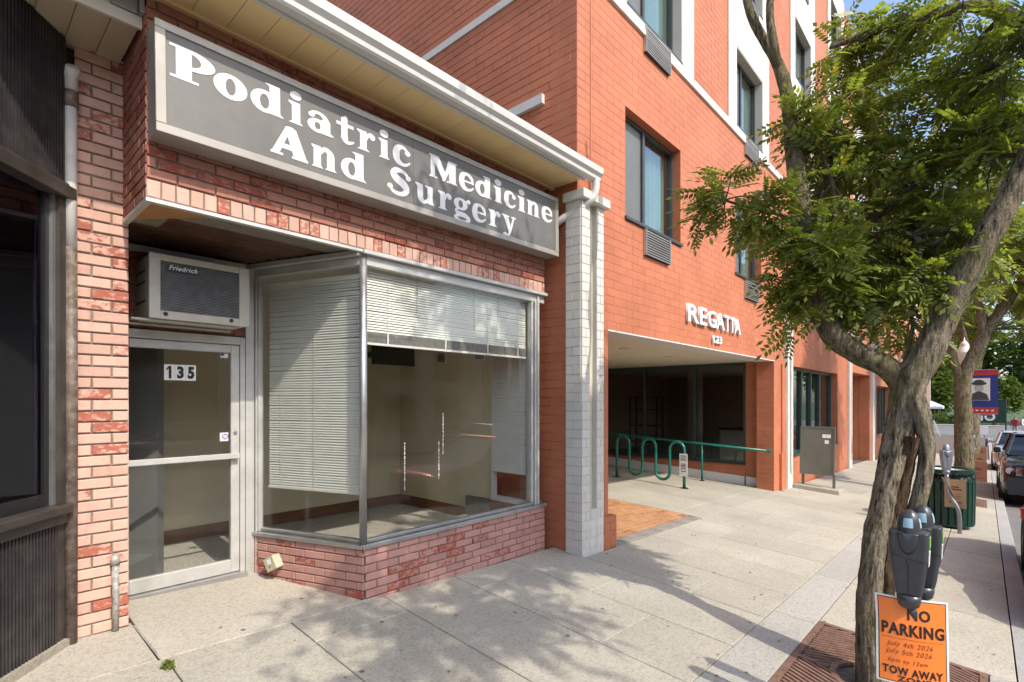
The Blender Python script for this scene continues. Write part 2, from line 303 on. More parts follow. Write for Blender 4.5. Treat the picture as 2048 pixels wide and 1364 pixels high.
MT = dict(
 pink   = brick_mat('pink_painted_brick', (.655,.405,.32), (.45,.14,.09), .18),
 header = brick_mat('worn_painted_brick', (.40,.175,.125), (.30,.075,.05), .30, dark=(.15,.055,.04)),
 baybrk = brick_mat('dusty_pink_brick', (.50,.27,.23), (.40,.11,.075), .16),
 mortar = pm('mortar', (.19,.17,.14), .95, var=.25, vs=14, bmp=.6, bs=90),
 red    = painted_brick('orange_red_painted_brick', (.50,.172,.088)),
 redjt  = painted_brick('orange_red_painted_joint', (.485,.166,.083)),
 white  = painted_brick('white_painted_brick', (.68,.655,.60), var=.05),
 whitejt= painted_brick('white_painted_joint', (.56,.545,.50), var=.05),
 groove = painted_brick('cream_paint', (.66,.60,.47), var=.04),
 slab   = concrete('pavement_concrete', (.465,.435,.365)),
 slabg  = concrete('grey_pavement_concrete', (.45,.435,.395), var=.08),
 entry  = concrete('entry_concrete', (.50,.46,.39), var=.12),
 jointm = pm('joint_filler', (.10,.09,.075), .95, var=.3, vs=20),
 kerb   = concrete('kerb_concrete', (.40,.395,.38), spots=False),
 asphalt= concrete('asphalt', (.20,.197,.19), var=.15, spots=False, grain=.4, ov=0.),
 paver  = brick_mat('orange_paver', (.46,.245,.12), (.36,.16,.08), .25),
 paverg = pm('grey_paver', (.30,.265,.235), .9, var=.15, vs=9, ovar=.2, bmp=.4, bs=120),
 alu    = pm('weathered_aluminium', (.46,.46,.455), .42, .85, var=.12, vs=5, bmp=.15, bs=40, dirt=.35, dcol=(.2,.19,.18)),
 aluw   = pm('pale_aluminium_frame', (.56,.555,.53), .5, .35, var=.1, vs=5, dirt=.35, dcol=(.27,.25,.22), ds=4),
 signfr = pm('sign_frame_metal', (.37,.35,.315), .5, .3, var=.12, vs=6, dirt=.5, dcol=(.17,.15,.13)),
 signfc = pm('sign_face', (.140,.136,.129), .5, 0, var=.10, vs=2.2, dirt=.25, dcol=(.25,.23,.20), ds=5),
 letter = pm('letter_white', (.72,.725,.73), .4, 0, var=.03),
 gutter = pm('white_gutter', (.62,.61,.58), .35, 0, var=.06, vs=4, dirt=.3, dcol=(.4,.37,.32), ds=2),
 soffit = pm('cream_soffit', (.88,.67,.34), .5, 0, var=.05, vs=3, dirt=.12, dcol=(.38,.3,.2), ovar=.05),
 soffit2= pm('beige_soffit', (.55,.47,.33), .5, 0, var=.05, vs=3, dirt=.15, dcol=(.3,.25,.2), ovar=.05),
 shingle= pm('shingle', (.19,.18,.17), .9, 0, var=.25, vs=30, ovar=.3, bmp=.5, bs=150),
 wood   = pm('dark_wood', (.10,.045,.022), .5, 0, var=.35, vs=7, ovar=.3),
 orange = pm('raw_plywood', (.38,.19,.07), .7, 0, var=.2, vs=9),
 black  = pm('black_ribbed_metal', (.045,.042,.045), .38, .35, var=.3, vs=3, dirt=.55, dcol=(.14,.125,.115), ds=4),
 blackfr= pm('dark_bronze_frame', (.07,.06,.052), .4, .3, var=.25, vs=6, dirt=.3, dcol=(.2,.17,.14)),
 siding = pm('white_siding', (.70,.68,.62), .5, 0, var=.04, ovar=.04),
 greymt = pm('grey_flashing', (.36,.38,.42), .4, .3, var=.1),
 glass  = glass_mat('shop_glass', (.975,.98,.965), .024),
 gdark  = glass_mat('tinted_glass', (.66,.68,.67), .045),
 gpurp  = glass_mat('purple_tinted_glass', (.34,.27,.48), .05),
 gapt   = glass_mat('apartment_glass', (.75,.84,.80), .13),
 blind  = pm('blind_slat', (.74,.74,.69), .45, 0, var=.05, vs=8),
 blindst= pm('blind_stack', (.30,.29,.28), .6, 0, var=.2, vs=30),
 wallin = pm('interior_wall', (.60,.53,.37), .8, 0, var=.05, vs=3),
 base   = pm('brown_baseboard', (.16,.065,.03), .5, 0, var=.2, vs=9),
 carpet = pm('grey_speckled_floor', (.36,.335,.30), .95, 0, var=.45, vs=90, dirt=.4, dcol=(.12,.11,.1), ds=30),
 ceil   = pm('interior_ceiling', (.5,.48,.42), .8),
 dark   = pm('dark_void', (.02,.02,.02), .9),
 acbody = pm('beige_enamel', (.52,.49,.42), .4, 0, var=.07, vs=5, dirt=.3, dcol=(.28,.23,.16), ds=6),
 acgril = pm('grey_coil', (.10,.10,.105), .5, .4, var=.2, vs=20),
 acmesh = pm('grey_mesh', (.42,.42,.41), .5, .2, var=.15, vs=20),
 blackp = pm('black_plastic', (.014,.014,.015), .35, 0, var=.2),
 rubber = pm('black_rubber', (.02,.02,.02), .8, 0, var=.2, bmp=.3, bs=60),
 cream  = pm('cream_ceiling_paint', (.66,.59,.46), .7, 0, var=.03),
 whitep = pm('white_paint', (.68,.67,.64), .5, 0, var=.04, dirt=.15, dcol=(.5,.46,.4)),
 greenfr= pm('dark_green_frame', (.055,.085,.08), .4, .4, var=.15),
 teal   = pm('teal_enamel', (.012,.17,.125), .3, .1, var=.15, vs=8, dirt=.25, dcol=(.03,.09,.075), ds=9),
 greencan=pm('green_enamel', (.006,.040,.025), .35, .1, var=.2, vs=6),
 winfr  = pm('window_frame_bronze', (.085,.088,.085), .4, .5, var=.1),
 screen = pm('insect_screen', (.15,.155,.155), .55, .2, var=.06, vs=2),
 curtain= pm('pale_green_curtain', (.42,.47,.43), .8, 0, var=.12, vs=2.),
 venti  = pm('vent_grille', (.42,.40,.37), .5, .5, var=.1),
 ventd  = pm('vent_dark', (.06,.05,.045), .7),
 board  = pm('grey_green_cabinet', (.155,.16,.13), .45, .35, var=.14, vs=2.5, dirt=.3, dcol=(.24,.24,.2), ds=3),
 conc2  = concrete('block_concrete', (.42,.38,.31), spots=False),
 bark   = bark_mat('tree_bark'),
 bark2  = bark_mat('tree_bark_mossy', (.31,.255,.165), (.04,.03,.022), (.15,.15,.03), .6),
 deadw  = bark_mat('rotted_heartwood', (.16,.105,.065), (.02,.014,.01), (.1,.07,.045), .3),
 twig   = pm('twig', (.09,.07,.05), .9, var=.3, vs=20),
 leaf   = leaf_mat('locust_leaf', (.15,.19,.04), (.255,.30,.07), (.37,.40,.12)),
 leafd  = leaf_mat('distant_leaf', (.06,.105,.02), (.11,.165,.03), (.19,.235,.05), .003),
 grass  = pm('grass', (.05,.085,.02), .95, var=.4, vs=3),
 grate  = pm('rusty_grate', (.20,.115,.085), .8, .2, var=.25, vs=12, dirt=.4, dcol=(.11,.06,.045), ds=8, bmp=.4, bs=80),
 meter  = pm('charcoal_enamel', (.055,.058,.066), .35, .25, var=.12, vs=6, dirt=.25, dcol=(.12,.12,.12), ds=8),
 meterg = pm('grey_meter_enamel', (.23,.245,.29), .4, .3, var=.12),
 pole   = pm('galvanised_pole', (.30,.31,.32), .4, .7, var=.15),
 lens   = glass_mat('meter_lens', (.5,.65,.75), .25),
 lcd    = pm('display', (.30,.45,.56), .25, 0, var=.1),
 sticker= pm('green_sticker', (.20,.50,.08), .5),
 orangep= pm('fluorescent_orange_card', (.93,.225,.035), .45, 0, var=.04, vs=3),
 tanp   = pm('tan_card', (.48,.33,.19), .7, 0, var=.1),
 rustp  = pm('brick_orange_card', (.46,.20,.13), .7, 0, var=.1),
 ink    = pm('black_ink', (.02,.012,.012), .5),
 redink = pm('red_brown_ink', (.22,.03,.02), .5),
 paper  = pm('white_paper', (.78,.78,.76), .6, var=.04),
 purple = pm('purple_print', (.12,.09,.32), .5),
 navy   = pm('navy_print', (.02,.04,.22), .5),
 redpr  = pm('red_print', (.50,.03,.05), .5),
 skinpr = pm('portrait_grey', (.45,.43,.40), .6),
 darkpr = pm('portrait_dark', (.06,.055,.06), .6),
 lampgl = pm('milky_globe', (.72,.70,.66), .3, var=.04),
 silver = pm('silver_car_paint', (.52,.53,.54), .28, .6, var=.02, coat=.7),
 blackcar=pm('black_car_paint', (.012,.012,.014), .25, .2, var=.02, coat=.8),
 redcar = pm('red_car_paint', (.30,.012,.014), .25, .3, var=.02, coat=.8),
 bluecar= pm('blue_car_paint', (.05,.07,.18), .25, .3, var=.02, coat=.8),
 chrome = pm('chrome', (.65,.65,.66), .15, 1., var=.02),
 carglass=glass_mat('car_glass', (.22,.24,.24), .06),
 lampcl = pm('headlamp', (.62,.64,.66), .12, .3, var=.05, coat=1.),
 plastic= pm('dark_trim', (.022,.022,.023), .55),
 tent   = pm('tent_fabric', (.66,.68,.70), .7, var=.04),
 steel  = pm('grey_rail', (.33,.34,.35), .4, .6, var=.1),
 boxb   = pm('old_beige_box', (.50,.46,.33), .6, 0, var=.12, vs=20, dirt=.3, dcol=(.35,.27,.15), ds=12),
 conduit= pm('corroded_conduit', (.36,.345,.31), .7, .4, var=.4, vs=40, dirt=.6, dcol=(.62,.6,.55), ds=30, bmp=.6, bs=90),
 pipewh = pm('chalky_white_pipe', (.66,.65,.62), .55, 0, var=.12, vs=7, dirt=.35, dcol=(.2,.16,.13), ds=6),
 pipebr = pm('brown_pipe', (.13,.095,.075), .6, .1, var=.4, vs=14, dirt=.45, dcol=(.45,.40,.36), ds=16, bmp=.5, bs=60),
 stucco = pm('tan_stucco', (.48,.42,.33), .9, var=.08),
 brickfar=pm('distant_brick', (.40,.22,.16), .9, var=.15, vs=3),
 roof   = pm('grey_roof', (.16,.155,.15), .9, var=.15),
 yellow = pm('yellow_road_paint', (.60,.42,.05), .7, var=.1, dirt=.4, dcol=(.2,.18,.12), ds=9),
 roadwh = pm('white_road_paint', (.70,.70,.68), .7, var=.08, dirt=.4, dcol=(.25,.25,.25), ds=9),
)
# ------------------------------------------------------------------ brickwork
BM = {}
def brick_mesh(Ln, h, d, mat, ch=.004, var=0):
    key = (round(Ln, 3), round(h, 3), round(d, 3), mat.name, var)
    if key in BM: return BM[key]
    r = random.Random(hash((round(Ln*1000), round(h*1000), var)) & 0xffff); q = lambda: r.uniform(-.35, .35)*ch*(1 if var else .4)
    a, b = Ln/2, h/2; m = MB()
    R0 = [(-a,0,-b),(a,0,-b),(a,0,b),(-a,0,b)]
    R1 = [(x+q(), -(d-ch)+q(), z+q()) for x, y, z in R0]
    R2 = [((a-ch)*sx+q(), -d+q()*.5, (b-ch)*sz+q()) for sx, sz in ((-1,-1),(1,-1),(1,1),(-1,1))]
    m.loft([R0, R1, R2], caps=False); m.f.append((8,9,10,11))
    BM[key] = m.mesh('brick', mat); return BM[key]
def courses(u0, u1, z0, z1, ch, bl, j=.01, holes=(), shift=0., vj=None):
    out = []; n = int(math.ceil((z1-z0)/ch - 1e-6)); vj = j if vj is None else vj
    for i in range(n):
        za, zb = z0 + i*ch + j/2, min(z0 + (i+1)*ch - j/2, z1)
        if zb - za < .012: continue
        u = u0 - (bl/2 if i % 2 else 0) - shift
        while u < u1:
            a, b = max(u, u0), min(u + bl, u1); u += bl
            if b - a < .03: continue
            segs = [(a, b)]
            for (h0, h1, k0, k1) in holes:
                if zb <= k0 + .004 or za >= k1 - .004: continue
                ns = []
                for (s, e) in segs:
                    if e <= h0 or s >= h1: ns.append((s, e)); continue
                    if s < h0: ns.append((s, h0))
                    if e > h1: ns.append((h1, e))
                segs = ns
            for s, e in segs:
                if e - s > .03: out.append((s + vj/2, e - vj/2, za, zb))
    return out
def lay(name, rows, parent, O, th, d, mat, limit=None, stuff_name=None, nvar=3, ch=.004, jit=.0012):
    """place bricks as objects (sharing meshes); past the limit the ones that show smallest are joined"""
    O = Vector(O); dr = Vector((math.cos(th), math.sin(th), 0)); nn = Vector((math.sin(th), -math.cos(th), 0))
    items = []
    for (a, b, za, zb) in rows:
        c = O + dr*((a+b)/2) + Vector((0,0,(za+zb)/2)); p = img(c); s = 0
        if p and -60 < p[0] < 2110 and -60 < p[1] < 1424:
            vv = c - Vector((0,0,CAMZ)); s = (b-a)*(zb-za)*max(0., -nn.dot(vv))/p[2]**3
        items.append((s, a, b, za, zb, c))
    if limit is not None and len(items) > limit: items.sort(key=lambda t: -t[0]); rest = items[limit:]; items = items[:limit]
    else: rest = []
    off = OFF.get(parent, Vector((0,0,0))); r = random.Random(len(rows)*7+3)
    for s, a, b, za, zb, c in items:
        me = brick_mesh(round((b-a)/.005)*.005, zb-za, d, mat, ch, r.randrange(nvar))
        o = bpy.data.objects.new(name, me); COL.objects.link(o); o.parent = parent
        o.location = c - off + nn*r.uniform(-jit, jit); o.rotation_euler = (0, 0, th); OFF[o] = off
    if rest:
        m = MB(); a4 = ((-1,-1),(1,-1),(1,1),(-1,1))
        for s, a, b, za, zb, c in rest:
            hu, hz = (b-a)/2, (zb-za)/2; e = r.uniform(-jit, jit)
            R0 = [c + dr*hu*x + Vector((0,0,hz*z)) for x, z in a4]
            R1 = [p + nn*(d-ch+e) for p in R0]
            R2 = [c + dr*(hu-ch)*x + Vector((0,0,(hz-ch)*z)) + nn*(d+e) for x, z in a4]
            n0 = len(m.v); m.loft([R0, R1, R2], caps=False); m.f.append(tuple(n0+8+k for k in range(4)))
        m.build(stuff_name or name + '_field', mat, parent, kind='stuff')
def holed(m, u0, u1, z0, z1, holes, fn):
    """emit boxes for a wall rectangle with rectangular openings; fn(u0,u1,z0,z1) adds one box"""
    zs = sorted({z0, z1} | {z for h in holes for z in h[2:] if z0 < z < z1})
    for za, zb in zip(zs[:-1], zs[1:]):
        zm = (za+zb)/2; hs = sorted([(h[0], h[1]) for h in holes if h[2] < zm < h[3]]); u = u0
        for a, b in hs:
            if a > u: fn(u, min(a, u1), za, zb)
            u = max(u, b)
        if u < u1: fn(u, u1, za, zb)

# ------------------------------------------------------------------ ground, road, pavement
gm = MB(); xs = [-300, -60, -20, 0, 20, 36, 60, 120, 700]; ys = [-500, -60, -14, 14, 60, 500]
for i in range(len(xs)-1):
    for k in range(len(ys)-1):
        gm.quad(*[(x, y, g(max(x,-60), 0) - .55) for x, y in ((xs[i],ys[k]),(xs[i+1],ys[k]),(xs[i+1],ys[k+1]),(xs[i],ys[k+1]))])
ground = gm.build('ground', MT['grass'], kind='structure')
def sheet(m, x0, x1, y0, y1, dz, step=6., yb=()):
    n = max(1, int((x1-x0)/step)); X = [x0+(x1-x0)*i/n for i in range(n+1)]
    if x0 < 36 < x1: X = sorted(X+[36])
    Y = sorted({y0, y1} | {b for b in (3.68,) if y0 < b < y1} | set(yb))
    for i in range(len(X)-1):
        for k in range(len(Y)-1):
            f = (lambda x, y: dz(x, y)) if callable(dz) else (lambda x, y: g(x, y)+dz)
            a = [(X[i],Y[k]),(X[i+1],Y[k]),(X[i+1],Y[k+1]),(X[i],Y[k+1])]
            m.quad(*[(x, y, f(x, y)) for x, y in a])
road = MB(); sheet(road, -40, 56, -11.2, -.33, lambda x, y: g(x, 0) - .15)
road = road.build('road', MT['asphalt'], kind='structure')
cs = MB(); sheet(cs, 56, 82, -60, 40, lambda x, y: g(40, 0) - .12); cross = cs.build('cross_street', MT['asphalt'], kind='structure')
mk = MB()
for yy in (-5.65, -5.85): sheet(mk, -40, 54, yy-.05, yy+.05, lambda x, y: g(x, 0) - .146)
mk.build('centre_line', MT['yellow'], road)
mk = MB()
for k in range(5): mk.box(57.0+.02*k, 57.5+.02*k, -9.5+1.9*k, -8.4+1.9*k, g(40,0)-.118, g(40,0)-.114)
sheet(mk, 60, 60.3, 0, 16, lambda x, y: g(40, 0) - .115); mk.build('crossing_marks', MT['roadwh'], cross)
fs = MB(); fs.box(82, 84, -60, 40, g(40,0)-.5, g(40,0)+.02); far_pave = fs.build('far_pavement', MT['slab'], kind='structure')
op = MB(); sheet(op, -40, 56, -15, -11.2, lambda x, y: g(x, 0) - .02); opp = op.build('opposite_pavement', MT['slab'], kind='structure')

sb = MB(); sheet(sb, -14, 56, -.17, 5.0, -.035, yb=(1.0,)); sheet(sb, 5.3, 12.3, 5.0, 9.2, -.035)
sidewalk = sb.build('sidewalk', MT['jointm'], kind='structure')
def slab(x0, x1, y0, y1, mat, name='paving_slab', gap=.004, top=0., par=None, thick=.1):
    x0 += gap; x1 -= gap; y0 += gap; y1 -= gap
    c = [(x0,y0),(x1,y0),(x1,y1),(x0,y1)]; e = rng.uniform(-.0015, .0015)+top; m = MB(); ch = .004
    m.loft([[(x, y, g(x,y)-thick) for x, y in c], [(x, y, g(x,y)+e-ch) for x, y in c],
            [(x+(ch if i in (0,3) else -ch), y+(ch if i in (0,1) else -ch), g(x,y)+e) for i, (x, y) in enumerate(c)]], caps=False)
    m.f.append((8,9,10,11)); return m.build(name, mat, par or sidewalk)
XE = [1.68 + .765*k for k in range(-8, 46)]
for i in range(len(XE)-1):
    x0, x1 = XE[i], XE[i+1]; xm = (x0+x1)/2
    if xm < 4.72: top = 3.655
    elif xm < 12.45: top = 3.235
    elif xm < 20.6: top = 3.30
    elif xm < 24.5: top = 3.45
    else: top = 3.30
    if xm < .8: top = 3.655
    rows = [1.39, 2.05, 3.30, top] if i % 2 == 0 else [1.39, 2.65, top]
    rows = [r for k, r in enumerate(rows) if k == 0 or r - rows[k-1] > .12]
    if rows[-1] != top: rows[-1] = top
    for a, b in zip(rows[:-1], rows[1:]): slab(x0, x1, a, b, MT['slab'])
PITS = [(3.44, 5.08), (15.05, 16.65), (24.6, 26.2)]
XB = [-4.21 + 1.53*k for k in range(0, 27)]
for x0, x1 in zip(XB[:-1], XB[1:]):
    slab(x0, x1, 1.055, 1.39, MT['slabg'])
    pit = [p for p in PITS if p[1] > x0+.01 and p[0] < x1-.01]
    if not pit:
        slab(x0, x1, .42, 1.055, MT['slab']); slab(x0, x1, -.17, .42, MT['slab'])
    else:
        p = pit[0]
        if p[0]-x0 > .15: slab(x0, p[0], -.17, 1.055, MT['slab'])
        if x1-p[1] > .15: slab(p[1], x1, -.17, 1.055, MT['slab'])
        a, b = max(x0, p[0]), min(x1, p[1])
        if b-a > .05: slab(a, b, -.17, -.02, MT['slabg'])
kb = thing('kerb', None, None, (0,0,0)); kb['kind'] = 'structure'
for k in range(16):
    x0 = -8 + 4*k; m = MB()
    c = [(x0+.004,-.335),(x0+3.996,-.335),(x0+3.996,-.176),(x0+.004,-.176)]
    m.loft([[(x,y,g(x,y)-.3) for x,y in c],[(x,y,g(x,y)-.012) for x,y in c],[(x,y+(.012 if y<-.3 else 0),g(x,y)+.002) for x,y in c]], caps=False); m.f.append((8,9,10,11))
    m.build('kerb_stone', MT['kerb'], kb)
m = MB(); m.prism([(.874,4.245,g(.87,4.24)+.003),(.889,4.245,g(.9,4.24)+.003),(.893,3.75,g(.9,3.75)+.003),(.884,3.63,g(.9,3.6)+.003)], (0,0,.003)); m.build('caulk_strip', MT['conduit'], sidewalk)
# entry of the shop and forecourt of the apartment house
slab(.885, 2.42, 3.66, 4.90, MT['entry'], top=.001); slab(-2.5, .88, 3.66, 4.32, MT['entry'], top=.002)
for a, b in ((7.93, 9.35), (9.36, 10.85), (10.86, 12.28)):
    for y0, y1 in ((3.24, 3.68), (3.68, 5.6), (5.6, 7.6), (7.6, 9.1)): slab(a, b, y0, y1, MT['slab'], gap=.003 if y0 != 3.68 else .002)
slab(5.35, 7.92, 5.46, 9.1, MT['slab'])
pv = thing('paver_field', None, None); pv['kind'] = 'structure'
PVM = {}
for r_ in range(19):
    y0 = 3.46 + .104*r_; x = 5.42 - (.104 if r_ % 2 else 0)
    while x < 7.88:
        a, b = max(x, 5.40), min(x+.208, 7.915); x += .208
        if b-a < .05: continue
        s = brick_mesh(round((b-a-.006)/.005)*.005, .098, .06, MT['paver'], .004, rng.randrange(3))
        o = bpy.data.objects.new('paver', s); COL.objects.link(o); o.parent = pv
        xm = (a+b)/2; o.location = (xm, y0+.052, g(xm, y0+.05)-.06+rng.uniform(-.001,.001)); o.rotation_euler = (math.radians(-90)+.04, .034, 0)
for k in range(24):
    xm = 5.45 + .104*k
    o = bpy.data.objects.new('border_paver', brick_mesh(.2, .098, .06, MT['paverg'], .004, k % 3)); COL.objects.link(o); o.parent = pv
    o.location = (xm, 3.345, g(xm, 3.345)-.06); o.rotation_euler = (math.radians(-90)+.06, .034, math.radians(90))

# ------------------------------------------------------------------ the little brick shop
shop = thing('brick_shop', 'small pink brick shop with recessed glass door and corner bay window under a cream eave', 'shop', (2.3, 3.67, .2))
F = 3.67
# pier left of the door
pier = MB().box(.575, .845, 4.262, 4.95, .05, 4.2).build('pier', MT['mortar'], shop)
lay('brick', courses(0, .29, .285, 4.06, .0722, .206, .0105, shift=.115), pier, (.565, 4.262, 0), 0, .012, MT['pink'], nvar=4, ch=.005, jit=.002)
# header wall over entry and bay
hd = MB(); hd.box(.83, 4.575, F+.012, F+.3, 3.003, 4.30); hd.box(.83, 1.02, F+.3, 4.262, 3.003, 4.30)
hd = hd.build('header_wall', MT['mortar'], shop)
hb = [r for r in courses(0, 3.765, 3.118, 4.24, .0677, .2135, .0105, shift=.05) if not (r[0] > .12 and 3.42 < r[2] and r[3] < 3.93 and r[1] < 3.7)]
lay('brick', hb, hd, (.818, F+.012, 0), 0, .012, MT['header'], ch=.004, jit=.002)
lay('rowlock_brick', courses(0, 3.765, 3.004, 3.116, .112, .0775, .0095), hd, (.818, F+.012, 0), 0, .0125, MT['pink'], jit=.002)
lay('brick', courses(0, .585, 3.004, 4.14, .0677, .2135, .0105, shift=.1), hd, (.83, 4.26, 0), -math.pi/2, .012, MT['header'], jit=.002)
# bay wall
TH = math.atan2(-1.14, .41); SD = Vector((math.cos(TH), math.sin(TH), 0)); SN = Vector((math.sin(TH), -math.cos(TH), 0))
A0 = Vector((1.862, 4.81, 0)); A1 = Vector((2.272, F, 0)); SL = (A1-A0).length
bw = MB(); bw.box(2.30, 4.575, F+.012, F+.12, -.1, .60)
bw.obox((A0+A1)/2 - SN*.07 + Vector((0,0,.25)), SD, (0,0,1), SN, SL/2-.012, .35, .058)
bw.box(4.46, 4.575, F+.12, 4.85, -.1, .6)
bw = bw.build('bay_wall', MT['mortar'], shop)
lay('brick', courses(0, 2.312, .0, .598, .0677, .2135, .0105, shift=.09), bw, (2.276, F+.012, 0), 0, .012, MT['baybrk'], jit=.002)
lay('brick', courses(0, SL, .066, .598, .0677, .2135, .0105, shift=.04), bw, A0 - SN*.012, TH, .012, MT['baybrk'], jit=.002)
lay('brick', courses(0, .3, .0, .598, .0677, .2135, .0105), bw, (4.575, F+.012, 0), math.pi/2, .012, MT['baybrk'])
# brick over the door
od = MB().box(.86, 1.80, 4.845, 4.95, 2.345, 3.0).build('transom_wall', MT['mortar'], shop)
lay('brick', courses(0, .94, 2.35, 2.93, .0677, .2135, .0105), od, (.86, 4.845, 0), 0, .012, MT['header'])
# wooden ceiling of the entry
for k in range(11):
    y0 = F+.03 + .108*k; y1 = y0+.104
    if y0 > 4.83: break
    xr = 2.26 - (y1-F)*.36
    MB().box(.845, xr, y0, y1, 3.006, 3.03).build('ceiling_plank', MT['wood'], shop)
MB().box(.83, 2.28, F+.02, 4.95, 3.032, 3.06).build('ceiling_backing', MT['dark'], shop)
MB().prism([(.85,F+.02,2.998),(1.25,F+.02,2.998),(.85,4.2,2.998)], (0,0,.004)).build('ceiling_plank', MT['orange'], shop)
tr = MB(); tr.box(.815, 2.262, F-.012, F+.03, 2.978, 3.0); tr.box(.815, .85, F+.03, 4.26, 2.978, 3.0); tr.build('trim_strip', MT['aluw'], shop)
# aluminium frame of the bay
fr = MB()
fr.box(2.262, 4.60, F-.032, F+.06, 2.966, 2.9995); fr.box(2.272, 4.59, F+.012, F+.08, 2.885, 2.964)
fr.obox((A0+A1)/2 + SN*.012 + Vector((0,0,2.972)), SD, (0,0,1), SN, SL/2-.02, .022, .03)
fr.obox((A0+A1)/2 - SN*.03 + Vector((0,0,2.915)), SD, (0,0,1), SN, SL/2-.02, .032, .03)
bevel(fr.build('head_frame', MT['aluw'], shop), .004)
sl = MB()
sl.box(2.262, 4.598, F-.02, F+.10, .602, .640); sl.box(2.30, 4.55, F+.022, F+.072, .642, .672)
sl.obox((A0+A1)/2 - SN*.04 + Vector((0,0,.620)), SD, (0,0,1), SN, SL/2-.005, .018, .058)
sl.obox((A0+A1)/2 - SN*.046 + Vector((0,0,.656)), SD, (0,0,1), SN, SL/2-.04, .016, .022)
bevel(sl.build('window_sill', MT['alu'], shop), .005)
cp = MB().tube([(2.29, F+.032, .64), (2.29, F+.032, 2.966)], .031, 16); cp.build('corner_post', MT['alu'], shop, smooth=True)
rp = MB(); rp.box(4.372, 4.402, F+.015, F+.075, .674, 2.884); rp.box(4.415, 4.44, F-.002, F+.08, .641, 2.884); rp.box(4.452, 4.482, F-.006, F+.09, .641, 2.96)
bevel(rp.build('end_post', MT['aluw'], shop), .003)
jp = MB(); jp.box(1.80, 1.872, 4.79, 4.86, .24, 2.95); jp.box(1.874, 1.90, 4.765, 4.80, .24, 2.95)
jp.obox(A0 + SD*.055 - SN*.03 + Vector((0,0,1.78)), SD, (0,0,1), SN, .02, 1.14, .025)
bevel(jp.build('entry_post', MT['aluw'], shop), .003)
MB().box(2.318, 4.374, F+.042, F+.05, .672, 2.887).build('front_pane', MT['glass'], shop)
MB().obox((A0+A1)/2 - SN*.046 + Vector((0,0,1.78)), SD, (0,0,1), SN, SL/2-.075, 1.112, .004).build('side_pane', MT['glass'], shop)
# door
door = MB()
door.box(1.682, 1.752, 4.80, 4.845, .315, 2.272); door.box(.90, .962, 4.80, 4.845, .315, 2.272)
door.box(.962, 1.682, 4.80, 4.845, .315, .425); door.box(.962, 1.682, 4.80, 4.845, 2.205, 2.272)
door = bevel(door.build('door', MT['aluw'], shop), .004)
MB().box(.960, 1.684, 4.818, 4.826, .42, 2.21).build('door_pane', MT['glass'], door)
pb = MB(); pb.box(.93, 1.735, 4.742, 4.765, 1.298, 1.345); pb.box(1.70, 1.735, 4.765, 4.80, 1.30, 1.343); pb.box(.94, .96, 4.765, 4.80, 1.30, 1.343); bevel(pb.build('push_bar', MT['aluw'], door), .004)
MB().tube([(1.717,4.80,1.52),(1.717,4.788,1.52)], .014, 12).build('lock', MT['steel'], door)
df = MB(); df.box(1.754, 1.796, 4.79, 4.87, .24, 2.345); df.box(.86, 1.754, 4.79, 4.87, 2.278, 2.345); df.box(.86, .898, 4.79, 4.87, .24, 2.278)
df.box(.86, 1.796, 4.775, 4.87, 2.935, 2.985)
bevel(df.build('door_frame', MT['aluw'], shop), .003)
MB().box(.88, 1.80, 4.74, 4.87, .235, .312).build('threshold', MT['alu'], shop)
def plate(name, c, r, u, n, hr, hu, mat, parent, t=.001):
    return MB().obox(c, r, u, n, hr, hu, t).build(name, mat, parent)
EX, EZ, NY = (1,0,0), (0,0,1), (0,-1,0)
def text_mesh(body, size, mat, ext=.001, off=0., shear=0., space=1.12):
    cu = bpy.data.curves.new('t', 'FONT'); cu.body = body; cu.size = size; cu.extrude = ext; cu.offset = off; cu.shear = shear; cu.space_character = space
    cu.resolution_u = 3
    o = bpy.data.objects.new('t', cu); COL.objects.link(o)
    dg = bpy.context.evaluated_depsgraph_get(); me = bpy.data.meshes.new_from_object(o.evaluated_get(dg))
    bpy.data.objects.remove(o); bpy.data.curves.remove(cu); me.materials.clear(); me.materials.append(mat); return me
def text(name, body, org, r, u, size, mat, parent=None, width=None, ext=.001, off=0., shear=0., height=None, local=False):
    """text on a plane: org = lower left corner, r / u = reading and up directions"""
    me = text_mesh(body, size, mat, ext, off, shear); r, u = Vector(r).normalized(), Vector(u).normalized(); n = r.cross(u)
    co = np.array([v.co for v in me.vertices]); x0, y0 = co[:,0].min(), co[:,1].min(); w, h = np.ptp(co[:,0]), np.ptp(co[:,1])
    sx = width/w if width else (height/h if height else 1.); sy = height/h if height else sx
    o_ = Vector(org) - (Vector((0,0,0)) if local or parent is None else OFF.get(parent, Vector((0,0,0))))
    for v in me.vertices:
        p = o_ + r*(v.co.x-x0)*sx + u*(v.co.y-y0)*sy + n*v.co.z; v.co = p
    return link_mesh(name, me, parent)
for k, ch in enumerate('135'):
    x0 = 1.192 + .0755*k
    pl = plate('number_tile', (x0+.0375, 4.812, 2.0215), EX, EZ, NY, .0365, .063, MT['paper'], door, .0015)
    if ch == '1': MB().prism([(x0+.034,4.8085,2.072),(x0+.016,4.8085,2.050),(x0+.016,4.8085,2.036),(x0+.034,4.8085,2.052)], (0,-.001,0)).build('digit', MT['ink'], door)
    text('digit', ch, (x0+(.032 if ch == '1' else .014), 4.809, 1.972), EX, EZ, .1, MT['ink'], door, width=.018 if ch == '1' else .048, height=.1, off=.0055)
plate('alarm_sticker', (1.632, 4.812, 1.485), EX, EZ, NY, .033, .036, MT['paper'], door)
